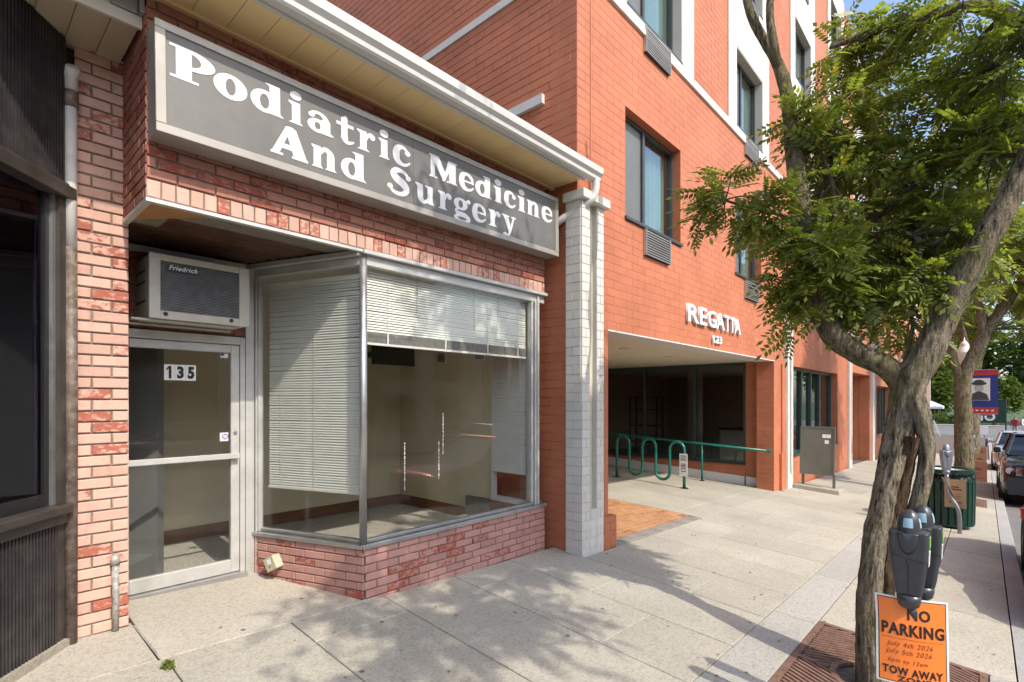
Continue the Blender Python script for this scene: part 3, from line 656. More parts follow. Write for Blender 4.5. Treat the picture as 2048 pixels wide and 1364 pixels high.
MB().prism([(1.640+.026*math.cos(a*math.pi/4+.39), 4.8095, 1.487+.026*math.sin(a*math.pi/4+.39)) for a in range(8)], (0,-.001,0)).build('alarm_emblem', MT['purple'], door)
for k in range(3): plate('alarm_print', (1.640, 4.8075, 1.475+.011*k), EX, EZ, NY, .017, .003, MT['paper'], door, .0006)
plate('flag_sticker', (1.633, 4.812, 2.178), EX, EZ, NY, .03, .018, MT['paper'], door); plate('flag_canton', (1.618, 4.8095, 2.186), EX, EZ, NY, .013, .009, MT['navy'], door, .0006)
MB().prism([(4.415+.03*math.cos(a*math.pi/4+.39), F+.038, .845+.036*math.sin(a*math.pi/4+.39)) for a in range(8)], (0,-.001,0)).build('alarm_sticker', MT['purple'], shop)
for k in range(3): plate('alarm_print', (4.415, F+.0355, .83+.014*k), EX, EZ, NY, .019, .004, MT['paper'], shop, .0006)
# inside of the shop
rm = MB(); rm.box(.62, .70, 4.97, 6.34, .2, 3.05); rm.box(.62, 4.55, 6.30, 6.38, .2, 3.05)
rm.box(4.50, 4.56, 4.40, 6.30, .2, 3.05)
rm.box(4.50, 4.56, F+.11, 4.40, 2.90, 3.05)
rm.build('interior_wall', MT['wallin'], shop)
MB().box(.70, 4.50, 4.88, 6.30, .22, .305).build('interior_floor', MT['carpet'], shop)
MB().prism([(1.97,4.86,.22),(2.36,F+.13,.22),(4.46,F+.13,.22),(4.46,4.86,.22)], (0,0,.14)).build('display_platform', MT['carpet'], shop)
m = MB(); m.box(.70, 4.50, 4.955, 6.30, 2.99, 3.05); m.prism([(1.96,4.953,2.99),(2.38,F+.31,2.99),(4.498,F+.31,2.99),(4.498,4.953,2.99)], (0,0,.06)); m.build('interior_ceiling', MT['ceil'], shop)
bb = MB(); bb.box(.70, 4.50, 6.28, 6.298, .306, .44); bb.box(4.482, 4.498, 4.40, 6.28, .306, .44); bb.box(4.44, 4.458, F+.13, 4.40, .36, .60); bb.build('baseboard', MT['base'], shop)
# window in the bay's far side
sw = MB(); sw.box(4.455, 4.51, F+.12, 4.40, .602, .66); sw.box(4.46, 4.51, 4.345, 4.40, .66, 2.90); sw.box(4.46, 4.51, F+.12, F+.17, .66, 2.90); sw.build('side_window_frame', MT['whitep'], shop)
MB().box(4.482, 4.488, F+.17, 4.345, .66, 2.90).build('far_side_pane', MT['glass'], shop)
for k, (x, z0, z1) in enumerate(((2.70, 1.02, 1.42), (3.08, 1.08, 1.42), (3.13, 1.30, 1.68))):
    m = MB(); z = z0
    while z < z1:
        w = rng.uniform(.002, .006); m.box(x-w, x+w, F+.0385, F+.0412, z, z+rng.uniform(.004, .012)); z += rng.uniform(.010, .02)
    m.build('tape_residue', MT['paper'], shop)

# eave, gutter and roof
for k in range(28):
    x0 = -.75 + .2*k; x1 = min(x0+.1965, 4.72)
    if x0 > 4.7: break
    MB().box(x0, x1, 3.262, F+.01, 4.216, 4.232).build('soffit_panel', MT['soffit'], shop)
ev = MB(); ev.box(-.75, 4.73, 3.262, F+.2, 4.236, 4.30); ev.box(-.75, 4.72, F-.03, F+.011, 4.196, 4.2145); ev.build('eave_board', MT['soffit'], shop)
MB().box(-.75, 4.745, 3.235, 3.26, 4.20, 4.36).build('fascia', MT['gutter'], shop)
gp = [(3.163,4.215),(3.10,4.215),(3.085,4.23),(3.08,4.262),(3.05,4.292),(3.045,4.33),(3.045,4.352),(3.055,4.362),(3.066,4.352),(3.062,4.325),(3.075,4.30),(3.10,4.27),(3.105,4.24),(3.163,4.235)]
gp = [(y+.07, z) for y, z in gp]
gt = MB().prism([(-.75,y,z) for y, z in gp], (5.68,0,0)); gt.poly([(4.931,y+.07,z) for y, z in [(3.163,4.215),(3.10,4.215),(3.085,4.23),(3.08,4.262),(3.05,4.292),(3.045,4.33),(3.045,4.35),(3.163,4.35)]])
gt.build('gutter', MT['gutter'], shop)
dp = catmull([(4.875,3.185,4.235),(4.875,3.185,4.14),(4.86,3.20,4.06),(4.82,3.24,3.99),(4.74,3.42,3.885),(4.66,3.60,3.78)], 5)
MB().tube(dp, .043, 14).build('downspout', MT['gutter'], shop, smooth=True)
for k in range(9):
    t0, t1 = k/9, (k+1)/9+.03; n_ = Vector((0,-.7,.7))
    p = lambda t, h: (3.19+1.0*t - .01*h*.6, 4.335+.72*t + .01*h*.8)
    m = MB(); a, b = p(t0, 2), p(t1, .2)
    m.prism([(-.75,a[0],a[1]),(-.75,b[0],b[1]),(-.75,b[0]+.02,b[1]-.02),(-.75,a[0]+.02,a[1]-.02)], (5.49,0,0)); m.build('shingle_course', MT['shingle'], shop)
MB().box(-.75, 4.74, 3.20, 7.5, 4.302, 4.33).build('roof_deck', MT['roof'], shop)
MB().box(-.75, 4.73, 4.20, 7.5, 4.98, 5.05).build('roof_top', MT['roof'], shop)
MB().box(4.69, 4.742, 3.80, 4.6, 5.25, 5.36).build('flashing', MT['gutter'], shop)
# things fixed to the shop front
cd = thing('broken_conduit', 'short corroded grey conduit stub fixed low on the pink brick pier beside the door', 'pipe', (.775, 4.24, .27))
MB().tube([(.775,4.235,.285),(.777,4.235,.5),(.774,4.235,.735)], .02, 12).build('pipe', MT['conduit'], cd, smooth=True)
MB().tube([(.774,4.236,.715),(.775,4.238,.745),(.777,4.242,.785)], [.026,.028,.018], 12).build('cap', MT['conduit'], cd, smooth=True)
eb = thing('electrical_box', 'small tilted beige electrical box hanging on the pink brick wall of the bay window', 'electrical box', (1.93, 4.45, .47))
u1 = (SD*math.cos(.5) + Vector((0,0,1))*math.sin(.5)); u2 = (-SD*math.sin(.5) + Vector((0,0,1))*math.cos(.5)); ec = A0 + SD*.30 + SN*.045 + Vector((0,0,.405))
bevel(MB().obox(ec, u1, u2, SN, .062, .058, .04).build('box_body', MT['boxb'], eb), .006)
MB().obox(ec + SN*.0425 + u2*.018, u1, u2, SN, .02, .022, .0012).build('paper_label', MT['paper'], eb)
MB().tube([ec+SN*.041-u2*.02, ec+SN*.046-u2*.02], .011, 12).build('knockout', MT['conduit'], eb)
# ------------------------------------------------------------------ shop sign with hand-shaped serif letters
GLY = {}   # strokes: ('S',[(x,y,w)..]) smooth brush; ('R',cx,cy,rx,ry,ix,iy) ring; ('B',x0,x1,y0,y1) bar; ('E',cx,cy,rx,ry) dot; ('P',[(x,y)..]) polygon
XH = .76
GLY['P'] = [('B',.13,.47,.0,1.), ('B',.0,.62,.0,.075), ('B',.0,.5,.925,1.), ('H',.44,.69,.56,.31,.24,.20)]
GLY['o'] = [('R',.5,.37,.5,.40,.15,.27)]
GLY['d'] = [('R',.41,.36,.41,.38,.14,.25), ('B',.56,.88,.02,1.02), ('P',[(.42,1.0),(.56,.93),(.56,1.02)]), ('P',[(.88,.0),(1.,.0),(.88,.10)]), ('B',.56,.9,.0,.05)]
GLY['i'] = [('B',.22,.80,.02,XH), ('P',[(.0,.0),(1.,.0),(.8,.09),(.22,.09)]), ('P',[(.0,XH),(.0,XH-.05),(.24,XH-.14),(.24,XH)]), ('E',.5,.99,.40,.15)]
GLY['a'] = [('R',.37,.24,.37,.25,.11,.13), ('B',.52,.85,.02,.52), ('S',[(.12,.60,.12),(.22,.68,.12),(.42,.72,.11),(.62,.64,.16),(.69,.5,.26)]), ('E',.15,.58,.12,.09), ('P',[(.85,.0),(1.,.02),(.85,.12)]), ('B',.55,.9,.0,.05)]
GLY['t'] = [('B',.28,.64,.12,.92), ('P',[(.28,.92),(.64,.92),(.64,1.02),(.5,1.04)]), ('B',.0,1.,.62,.74), ('S',[(.46,.22,.3),(.52,.09,.2),(.72,.05,.13),(.98,.12,.08)])]
GLY['r'] = [('B',.16,.52,.02,XH), ('P',[(.0,.0),(.70,.0),(.52,.09),(.16,.09)]), ('P',[(.0,XH),(.0,XH-.05),(.18,XH-.14),(.18,XH)]), ('S',[(.48,.46,.12),(.58,.62,.13),(.74,.70,.14),(.86,.66,.16)]), ('E',.84,.62,.16,.12)]
GLY['c'] = [('S',[(.84,.58,.10),(.70,.71,.12),(.48,.74,.16),(.26,.62,.28),(.20,.38,.34),(.28,.14,.28),(.52,.03,.16),(.76,.06,.12),(.94,.18,.07)]), ('E',.83,.56,.15,.11)]
GLY['e'] = [('S',[(.93,.40,.12),(.86,.60,.18),(.66,.73,.15),(.45,.74,.15),(.25,.62,.28),(.19,.38,.33),(.28,.14,.28),(.52,.03,.16),(.76,.06,.12),(.96,.18,.07)]), ('B',.24,.98,.36,.44)]
GLY['M'] = [('B',.05,.20,.0,1.), ('P',[(.05,1.),(.34,1.),(.60,.30),(.50,.0)]), ('P',[(.50,.0),(.50,.28),(.78,1.),(.68,1.)]), ('P',[(.44,.0),(.55,.0),(.78,.72),(.74,1.)]), ('B',.70,.96,.0,1.), ('B',.0,.28,.0,.07), ('B',.62,1.,.0,.07), ('B',.0,.3,.93,1.), ('B',.72,1.,.93,1.)]
GLY['n'] = [('B',.08,.36,.02,XH), ('B',.60,.90,.02,.5), ('S',[(.34,.55,.14),(.46,.68,.15),(.60,.70,.17),(.74,.58,.26),(.75,.45,.28)]), ('P',[(.0,.0),(.45,.0),(.36,.08),(.08,.08)]), ('P',[(.52,.0),(1.,.0),(.90,.08),(.60,.08)]), ('P',[(.0,XH),(.0,XH-.05),(.1,XH-.14),(.1,XH)])]
GLY['u'] = [('B',.10,.40,.28,XH), ('B',.64,.92,.02,XH), ('S',[(.25,.32,.28),(.28,.14,.26),(.42,.05,.18),(.56,.08,.14),(.70,.2,.12)]), ('P',[(.0,XH),(.0,XH-.05),(.12,XH-.14),(.12,XH)]), ('P',[(.52,XH),(.52,XH-.05),(.66,XH-.14),(.66,XH)]), ('P',[(.9,.0),(1.,.02),(.9,.12)]), ('B',.66,.94,.0,.05)]
GLY['A'] = [('P',[(.02,.04),(.22,.04),(.50,.86),(.56,1.),(.40,1.)]), ('P',[(.38,1.),(.58,1.03),(.68,.98),(.98,.04),(.62,.04),(.42,.8)]), ('B',.24,.7,.25,.42), ('B',.0,.32,.0,.08), ('B',.56,1.,.0,.08), ('E',.52,.96,.14,.08)]
GLY['S'] = [('S',[(.86,.74,.10),(.78,.88,.13),(.58,.97,.15),(.34,.93,.22),(.24,.76,.28),(.40,.60,.32),(.66,.46,.34),(.78,.28,.30),(.66,.09,.20),(.42,.03,.15),(.20,.09,.13),(.10,.25,.10)]), ('E',.86,.76,.11,.10), ('E',.10,.24,.11,.10)]
GLY['g'] = [('R',.42,.50,.40,.27,.13,.17), ('S',[(.22,.26,.12),(.14,.14,.14),(.3,.07,.18),(.62,.05,.2),(.88,-.06,.2)]), ('R',.5,-.13,.48,.19,.26,.07), ('S',[(.72,.66,.1),(.86,.72,.12)]), ('E',.88,.70,.12,.09)]
GLY['y'] = [('P',[(.08,XH),(.42,XH),(.66,.16),(.58,-.06),(.48,.0)]), ('S',[(.86,.74,.10),(.72,.34,.12),(.58,.0,.13),(.46,-.2,.13),(.30,-.27,.13)]), ('E',.24,-.20,.16,.11), ('B',.0,.52,XH-.07,XH), ('B',.68,1.,XH-.07,XH)]
def glyph(ch, x0, w, base, H, y, mat, parent):
    m = MB(); d = [0]
    def P(a, b): return (x0 + a*w, y - d[0], base + b*H)
    def fan(pts):
        m.prism([P(*p) for p in pts], (0, .003, 0)); d[0] += .00022
    for s in GLY[ch]:
        if s[0] == 'B': fan([(s[1],s[3]),(s[2],s[3]),(s[2],s[4]),(s[1],s[4])])
        elif s[0] == 'P': fan(s[1])
        elif s[0] == 'E': fan([(s[1]+s[3]*math.cos(a*math.pi/10), s[2]+s[4]*math.sin(a*math.pi/10)) for a in range(20)])
        elif s[0] in 'RH':
            _, cx, cy, rx, ry, ix, iy = s; n = 28; a0, a1 = (0, 2*math.pi) if s[0] == 'R' else (-math.pi/2, math.pi/2)
            for k in range(n):
                a, b = a0+(a1-a0)*k/n, a0+(a1-a0)*(k+1)/n
                m.hexa([P(cx+ix*math.cos(a),cy+iy*math.sin(a)),P(cx+rx*math.cos(a),cy+ry*math.sin(a)),P(cx+rx*math.cos(b),cy+ry*math.sin(b)),P(cx+ix*math.cos(b),cy+iy*math.sin(b))]
                       + [(q[0],q[1]+.003,q[2]) for q in (P(cx+ix*math.cos(a),cy+iy*math.sin(a)),P(cx+rx*math.cos(a),cy+ry*math.sin(a)),P(cx+rx*math.cos(b),cy+ry*math.sin(b)),P(cx+ix*math.cos(b),cy+iy*math.sin(b)))])
            d[0] += .00022
        else:
            pts = catmull([(a*w/H, b, c) for a, b, c in s[1]], 7); n = len(pts); Lf, Rt = [], []
            for i in range(n):
                t = pts[min(i+1,n-1)] - pts[max(i-1,0)]; t.z = 0; t.normalize(); nn = Vector((-t.y, t.x, 0)); hw = pts[i].z/2
                Lf.append((pts[i].x+nn.x*hw, pts[i].y+nn.y*hw)); Rt.append((pts[i].x-nn.x*hw, pts[i].y-nn.y*hw))
            for i in range(n-1):
                q = [(a*H/w, b) for a, b in (Lf[i], Rt[i], Rt[i+1], Lf[i+1])]
                m.prism([P(*p) for p in q], (0, .003, 0))
            d[0] += .00022
            for e in (0, n-1):
                hw = pts[e].z/2; fan([((pts[e].x+hw*math.cos(a*math.pi/6))*H/w, pts[e].y+hw*math.sin(a*math.pi/6)) for a in range(12)])
    nm_ = 'letter'
    return m.build(nm_, mat, parent)
sign = thing('shop_sign', 'long grey sign box reading Podiatric Medicine And Surgery in white serif letters', 'sign')
W_, H_ = 3.765, .632
m = MB(); m.box(0, W_, -.166, 0, .0, H_); m.build('cabinet', MT['signfr'], sign)
m = MB(); m.box(-.004, W_+.004, -.182, -.1662, H_-.042, H_+.004); m.box(-.004, W_+.004, -.182, -.1662, -.004, .048); m.box(-.004, .05, -.182, -.1662, .048, H_-.042); m.box(W_-.05, W_+.004, -.182, -.1662, .048, H_-.042)
bevel(m.build('frame', MT['signfr'], sign), .003)
MB().box(.05, 1.80, -.1715, -.1664, .048, H_-.042).build('face_panel', MT['signfc'], sign); MB().box(1.803, W_-.05, -.1715, -.1664, .048, H_-.042).build('face_panel', MT['signfc'], sign)
L1 = [.898,1.139,1.128,1.326,1.345,1.561,1.593,1.693,1.725,1.925,1.944,2.082,2.112,2.268,2.299,2.4,2.427,2.604,2.797,3.108,3.132,3.317,3.336,3.557,3.581,3.701,3.722,3.899,3.929,4.045,4.073,4.272,4.305,4.493]
L2 = [1.468,1.725,1.751,1.944,1.976,2.189,2.377,2.612,2.65,2.846,2.89,3.043,3.067,3.273,3.292,3.473,3.507,3.672,3.693,3.891]
for k, ch in enumerate('PodiatricMedicine'): glyph(ch, L1[2*k]-.828, L1[2*k+1]-L1[2*k], .342, .192, -.1735, MT['letter'], sign)
for k, ch in enumerate('AndSurgery'): glyph(ch, L2[2*k]-.828, L2[2*k+1]-L2[2*k], .096, .20, -.1735, MT['letter'], sign)
sign.location = (.828, 3.662, 3.338); sign.rotation_euler = (0, math.radians(-.72), 0)

# ------------------------------------------------------------------ air conditioner over the door
ac = thing('air_conditioner', 'beige window air conditioner with grey mesh grille above the shop door', 'air conditioner', (1.34, 4.6, 2.39))
m = MB(); m.box(1.005, 1.678, 4.425, 4.84, 2.395, 2.852); bevel(m.build('casing', MT['acbody'], ac), .006)
m = MB(); m.box(1.0, 1.07, 4.40, 4.424, 2.388, 2.858); m.box(1.605, 1.683, 4.40, 4.424, 2.388, 2.858); m.box(1.07, 1.605, 4.40, 4.424, 2.812, 2.858); m.box(1.07, 1.605, 4.40, 4.424, 2.388, 2.448)
bevel(m.build('front_bezel', MT['acbody'], ac), .003)
MB().box(1.07, 1.605, 4.418, 4.4245, 2.448, 2.812).build('coil', MT['acgril'], ac)
m = MB()
for k in range(31):
    z = 2.452 + .0118*k
    for q in range(33):
        x = 1.072 + .0163*q + (.008 if k % 2 else 0)
        if x+.013 < 1.604: m.poly([(x,4.4115,z),(x+.0067,4.4075,z-.0025),(x+.0134,4.4115,z),(x+.0067,4.414,z+.0035)])
m.build('grille_mesh', MT['acmesh'], ac)
for x in (1.10, 1.545): MB().tube([(x,4.401,2.425),(x,4.394,2.425)], .015, 14).build('screw_cap', MT['blackp'], ac)
for z in (2.52, 2.66, 2.74): MB().box(1.0005, 1.0045, 4.52, 4.78, z, z+.012).build('side_louvre', MT['blackp'], ac)
plate('badge', (1.215, 4.4055, 2.765), EX, EZ, NY, .106, .021, MT['blackp'], ac, .001)
text('badge_lettering', 'Friedrich', (1.122, 4.4035, 2.752), EX, EZ, .05, MT['letter'], ac, width=.186, height=.036, off=.0014, shear=.3, ext=.0004)
MB().box(.90, 1.60, 4.44, 4.50, 2.372, 2.386).build('support_rail', MT['acbody'], ac); MB().box(.90, 1.66, 4.74, 4.79, 2.372, 2.386).build('support_rail', MT['acbody'], ac)

# ------------------------------------------------------------------ venetian blinds
def blind(name, label, P0, P1, z0, z1, stack=0., pitch=.0218, tilt=1.05):
    P0, P1 = Vector(P0), Vector(P1); u = (P1-P0).normalized(); n = Vector((u.y, -u.x, 0)); ln = (P1-P0).length
    t = thing(name, label, 'blind', (P0.x, P0.y, z0), group='venetian blinds in the shop window')
    s = MB(); a = n*math.cos(tilt)*.0125 + Vector((0,0,1))*math.sin(tilt)*-.0125; b = n.cross(u)
    c = a.cross(u).normalized()*.0012
    for sgn in (1,):
        p = [-a, Vector((0,0,0))+c*1.5, a]
        for q in range(2):
            s.hexa([p[q]-u*ln/2, p[q]+u*ln/2, p[q+1]+u*ln/2, p[q+1]-u*ln/2] + [v+c*.5 for v in (p[q]-u*ln/2, p[q]+u*ln/2, p[q+1]+u*ln/2, p[q+1]-u*ln/2)])
    me = s.mesh('slat', MT['blind']); mid = (P0+P1)/2; off = OFF[t]
    MB().obox((P0+P1)/2+Vector((0,0,z1+.018)), u, n, (0,0,1), ln/2, .02, .018).build('head_rail', MT['blind'], t)
    zb = z0+.012+stack; k = 0; z = zb+.012
    while z < z1-.006:
        o = bpy.data.objects.new('slat', me); COL.objects.link(o); o.parent = t; o.location = Vector((mid.x, mid.y, z+rng.uniform(-.0012,.0012)))-off; o.rotation_euler = (rng.uniform(-.01,.01), rng.uniform(-.002,.002), 0); z += pitch
    MB().obox(mid+Vector((0,0,z0+.008)), u, n, (0,0,1), ln/2, .016, .009).build('bottom_rail', MT['whitep'], t)
    if stack:
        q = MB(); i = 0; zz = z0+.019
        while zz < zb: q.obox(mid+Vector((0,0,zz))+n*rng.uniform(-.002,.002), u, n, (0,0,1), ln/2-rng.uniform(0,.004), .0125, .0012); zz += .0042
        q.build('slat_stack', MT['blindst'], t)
    for f in ((.1, .42, .70, .93) if ln > 1.5 else (.14, .5, .86)):
        MB().tube([P0.lerp(P1,f)+n*.0145+Vector((0,0,z0)), P0.lerp(P1,f)+n*.0145+Vector((0,0,z1))], .0018, 5).build('ladder_cord', MT['whitep'], t)
        if stack: MB().obox(P0.lerp(P1,f)+n*.016+Vector((0,0,z0+.06)), u, n, (0,0,1), .008, .002, .055).build('cord_clip', MT['whitep'], t)
    return t
blind('venetian_blind', 'half-raised venetian blind across the front pane of the bay window', (2.36,F+.10,0), (4.36,F+.10,0), 2.258, 2.90, stack=.095)
Q0 = A0 - SN*.10 + SD*.10; Q1 = A1 - SN*.10 - SD*.06
blind('venetian_blind', 'long lowered venetian blind behind the angled pane beside the door', (Q0.x,Q0.y,0), (Q1.x,Q1.y,0), 1.02, 2.80)
blind('venetian_blind', 'narrow venetian blind on the far inner side of the bay window', (4.44,4.36,0), (4.44,F+.16,0), .955, 2.90)
for (p, z0, z1, lb) in (((2.86,F+.075), 2.58, 2.88, 'metal chain hanging before the front blind nearest the corner post'), ((3.56,F+.075), 2.50, 2.88, 'longest metal chain hanging before the middle of the front blind'), ((3.90,F+.075), 2.52, 2.86, 'metal chain hanging before the front blind nearest the far end')):
    t = thing('blind_chain', lb, 'chain', (p[0],p[1],z0), group='chains hanging in the bay window')
    m = MB(); z = z1; k = 0
    while z > z0:
        r_ = .009; pts = [(p[0]+(r_*.6*math.cos(a) if k % 2 else 0), p[1]+(0 if k % 2 else r_*.6*math.cos(a)), z-.011+.013*math.sin(a)) for a in np.linspace(0, 2*math.pi, 9)]
        m.tube(pts, .0016, 4, caps=False); z -= .02; k += 1
    m.build('chain_links', MT['steel'], t)
tv = thing('television', 'black flat television hung high on the wall inside the shop', 'television', (3.9, 5.6, 2.25))
bevel(MB().box(3.60, 4.24, 5.60, 5.64, 2.245, 2.60).build('screen_housing', MT['blackp'], tv), .006); MB().box(3.615, 4.225, 5.597, 5.6, 2.27, 2.585).build('screen', MT['dark'], tv)
MB().box(3.86, 3.98, 5.64, 6.30, 2.38, 2.44).build('wall_bracket', MT['blackp'], tv)
for (y, z, lb) in ((5.35, 2.36, 'grey wall vent beside the television inside the shop'), (4.62, 2.36, 'grey wall vent near the side blind inside the shop')):
    t = thing('wall_vent', lb, 'vent', (4.49, y, z), group='vents inside the shop')
    MB().box(4.484, 4.499, y-.09, y+.09, z-.07, z+.07).build('vent_frame', MT['whitep'], t)
    for k in range(5): MB().box(4.478, 4.4838, y-.075, y+.075, z-.052+.022*k, z-.040+.022*k).build('louvre', MT['ventd'], t)

# ------------------------------------------------------------------ dark storefront on the left
nb = thing('dark_storefront', 'black ribbed metal storefront with purple tinted window under a white clad upper storey', 'shop', (.4, 4.1, .25))
D2 = Vector((.656,.755,0)).normalized(); N2 = Vector((D2.y,-D2.x,0)); P0 = Vector((.525,4.215,0))
def W2(s, off=0., z=0.): return P0 - D2*s + N2*off + Vector((0,0,z))
def slabw(m, s0, s1, z0, z1, o0, o1):
    a, b = W2(s0), W2(s1); m.hexa([a+N2*o0+Vector((0,0,z0)), b+N2*o0+Vector((0,0,z0)), b+N2*o1+Vector((0,0,z0)), a+N2*o1+Vector((0,0,z0)),
                                    a+N2*o0+Vector((0,0,z1)), b+N2*o0+Vector((0,0,z1)), b+N2*o1+Vector((0,0,z1)), a+N2*o1+Vector((0,0,z1))])
# N2 points towards the street on the right-hand side of D2
m = MB(); slabw(m, 0, 2.4, 3.12, 4.05, -.10, 0); slabw(m, 0, 2.4, .1, 1.12, -.10, 0); m.box(.40, .574, 4.30, 4.6, .05, 4.05); m.build('panel_backing', MT['black'], nb)
for k in range(70):
    s = .03 + .0235*k; m = MB(); slabw(m, s, s+.0115, 3.135, 4.03, .0005, .012); m.build('rib', MT['black'], nb)
for k in range(62):
    s = .09 + .0235*k; m = MB(); slabw(m, s, s+.012, .32, 1.05, .0005, .009); m.build('rib', MT['black'], nb)
m = MB(); slabw(m, -.02, 2.4, 3.04, 3.115, -.06, .05); slabw(m, -.02, 2.4, 3.117, 3.135, -.02, .03); bevel(m.build('window_head', MT['blackfr'], nb), .004)
m = MB(); slabw(m, .035, 2.4, 1.115, 1.165, -.06, .07); slabw(m, .035, 2.4, 1.05, 1.113, -.04, .035); bevel(m.build('window_sill', MT['blackfr'], nb), .005)
m = MB(); slabw(m, .0, .07, 1.167, 3.038, -.08, .012); slabw(m, -.04, .075, .2, 1.048, -.09, .004); m.build('jamb', MT['blackfr'], nb)
m = MB(); slabw(m, .072, .098, 1.167, 3.038, -.05, -.01); m.build('window_stile', MT['alu'], nb)
m = MB(); slabw(m, .10, .14, 1.167, 3.038, -.06, -.028); slabw(m, .14, 2.4, 1.167, 1.24, -.06, -.028); m.build('inner_frame', MT['blackp'], nb)
m = MB(); slabw(m, .14, 2.4, 1.24, 3.038, -.05, -.044); m.build('pane', MT['gpurp'], nb)
m = MB(); slabw(m, -1.2, 4., .0, 3.4, -1.5, -1.4); slabw(m, -1.2, 4., .2, .5, -1.4, -.12); slabw(m, -1.2, 4., 3.14, 3.3, -1.4, -.12); slabw(m, -1.3, -1.2, .0, 3.3, -1.4, -.1); slabw(m, 4., 4.1, .0, 3.3, -1.4, -.1); m.build('interior', MT['screen'], nb)
for k, (s0, s1) in enumerate(((.17,.36),(.62,.80),(1.1,1.3))):
    m = MB(); slabw(m, s0, s1, .6, 2.6, -.34-.05*k, -.30-.05*k); slabw(m, s0-.1, s1+.12, 1.7, 1.74, -.36, -.28); m.build('display_rack', MT['purple'], nb)
m = MB()
pts = [W2(.145, -.07, 2.9-.045*k) + D2*.004*math.sin(k) for k in range(38)]
m.tube(pts, .004, 5); m.build('pull_chain', MT['pipewh'], nb)
m = MB(); slabw(m, -.05, 1.6, .0, .33, -.1, .03); m.build('base_kerb', MT['conc2'], nb)
# upper storey
m = MB(); m.box(-4, .80, 3.765, 9, 4.06, 4.5); m.box(-4, .80, 3.765, 9, 4.5, 9.5); m.build('upper_wall', MT['siding'], nb)
for k in range(10): MB().box(-4, .655, 3.752, 3.764, 4.10+.13*k, 4.222+.13*k).build('clapboard', MT['siding'], nb)
for k in range(16):
    x1 = .80 - .155*k; MB().box(x1-.125, x1, 3.77, 5.2, 4.034, 4.056).build('soffit_panel', MT['soffit2'], nb)
    MB().box(x1-.152, x1-.127, 3.77, 5.2, 4.046, 4.058).build('soffit_groove', MT['soffit2'], nb)
MB().box(-4, .815, 3.745, 3.768, 4.026, 4.095).build('bottom_trim', MT['whitep'], nb)
m = MB(); m.box(.665, .79, 3.735, 3.763, 4.10, 6); m.box(.795, .818, 3.70, 3.80, 4.10, 6); m.build('corner_flashing', MT['greymt'], nb)
dn = thing('drain_pipe', 'peeling drain pipe, white above and brown below, between the dark storefront and the brick pier', 'pipe', (.545, 4.215, .25))
MB().tube([(.545,4.215,3.70),(.545,4.215,3.25),(.545,4.215,2.75)], .034, 14).build('upper_pipe', MT['pipewh'], dn, smooth=True)
MB().tube([(.545,4.215,2.75),(.548,4.213,1.8),(.546,4.215,.25)], .034, 14).build('lower_pipe', MT['pipebr'], dn, smooth=True)
MB().tube([(.545,4.215,3.62),(.545,4.215,3.72)], .041, 14).build('collar', MT['pipebr'], dn, smooth=True)
MB().tube([(.545,4.215,3.72),(.545,4.19,3.80),(.545,4.13,3.83)], .036, 12).build('elbow', MT['pipewh'], dn, smooth=True)
# ------------------------------------------------------------------ painted brick apartment house
RF = 3.34; XS = 4.75; TOP = 14.4
apt = thing('apartment_house', 'four storey orange-red painted brick apartment house with white trim and REGATTA lettering', 'building', (8.7, 3.34, 0))
WX = [(5.79, 7.39), (9.68, 11.16), (13.6, 15.1), (17.45, 18.95), (21.4, 22.9), (25.3, 26.8), (29.2, 30.7), (33.1, 34.6), (37, 38.5)]
WZ = [(4.115, 5.50), (6.80, 8.20), (9.50, 10.90), (12.20, 13.60)]
XEND = 40.
win_holes = [(a, b, c, d) for a, b in WX for c, d in WZ]
low_holes = [(5.32, 12.02, -3, 2.645), (13.22, 18.50, .47, 2.60), (20.75, 24.5, -3, 2.75), (26.2, 30.5, .2, 2.4), (32.5, 37, .2, 2.4)]
white_cols = [(a-.40, b+.42, 6.68, TOP) for a, b in WX]
allh = win_holes + low_holes
fw = MB(); holed(fw, XS, XEND, -2.2, TOP, allh, lambda u0, u1, z0, z1: fw.box(u0, u1, RF+.004, RF+.36, z0, z1))
fw.box(XS, XEND, RF+.40, 12, TOP-.3, TOP)
fw = fw.build('front_wall', MT['redjt'], apt)
rows = courses(0, 15.3, -.2, 10.6, .1016, .305, .007, [(a-XS, b-XS, c, d) for a, b, c, d in allh + white_cols] + [(4.70-XS, 5.17-XS, -3, 4.10), (12.72-XS, 13.20-XS, -3, 4.0), (5.0-XS, 5.022-XS, 4.1, TOP), (0, 20, 6.60, 6.735)])
lay('brick', rows, fw, (XS, RF+.004, 0), 0, .0026, MT['red'], limit=170, stuff_name='brick_field', ch=.0012, jit=.0004, nvar=2)
rows = courses(0, XEND-20.05, .0, 6.6, .1016, .305, .007, [(a-20.05, b-20.05, c, d) for a, b, c, d in allh])
sw_ = MB().box(XS+.004, XS+.3, RF+.37, 13, -.3, TOP).build('side_wall', MT['redjt'], apt)
rows = courses(0, 7.5, .0, 11.3, .1016, .305, .007, [(0, 3.55, 0., 4.35), (0, 7.5, 6.70, 6.81)], shift=.06)
rows = [r for r in rows if not (r[3] < 4.3 and r[1] < 3.55)]
lay('brick', rows, sw_, (XS+.004, 10.84, 0), -math.pi/2, .007, MT['red'], limit=170, stuff_name='brick_field', ch=.0025, jit=.0012, nvar=2)
MB().box(XS-.022, XS+.02, RF-.02, 11, 6.705, 6.805).build('belt_course', MT['white'], apt)
m = MB(); x = XS+.021
for a, b in [(w[0]-.40, w[1]+.42) for w in WX]:
    if a > x: m.box(x, a-.002, RF-.035, RF+.003, 6.605, 6.73)
    m.box(a, b, RF-.035, RF+.003, 6.605, 6.678); x = b+.002
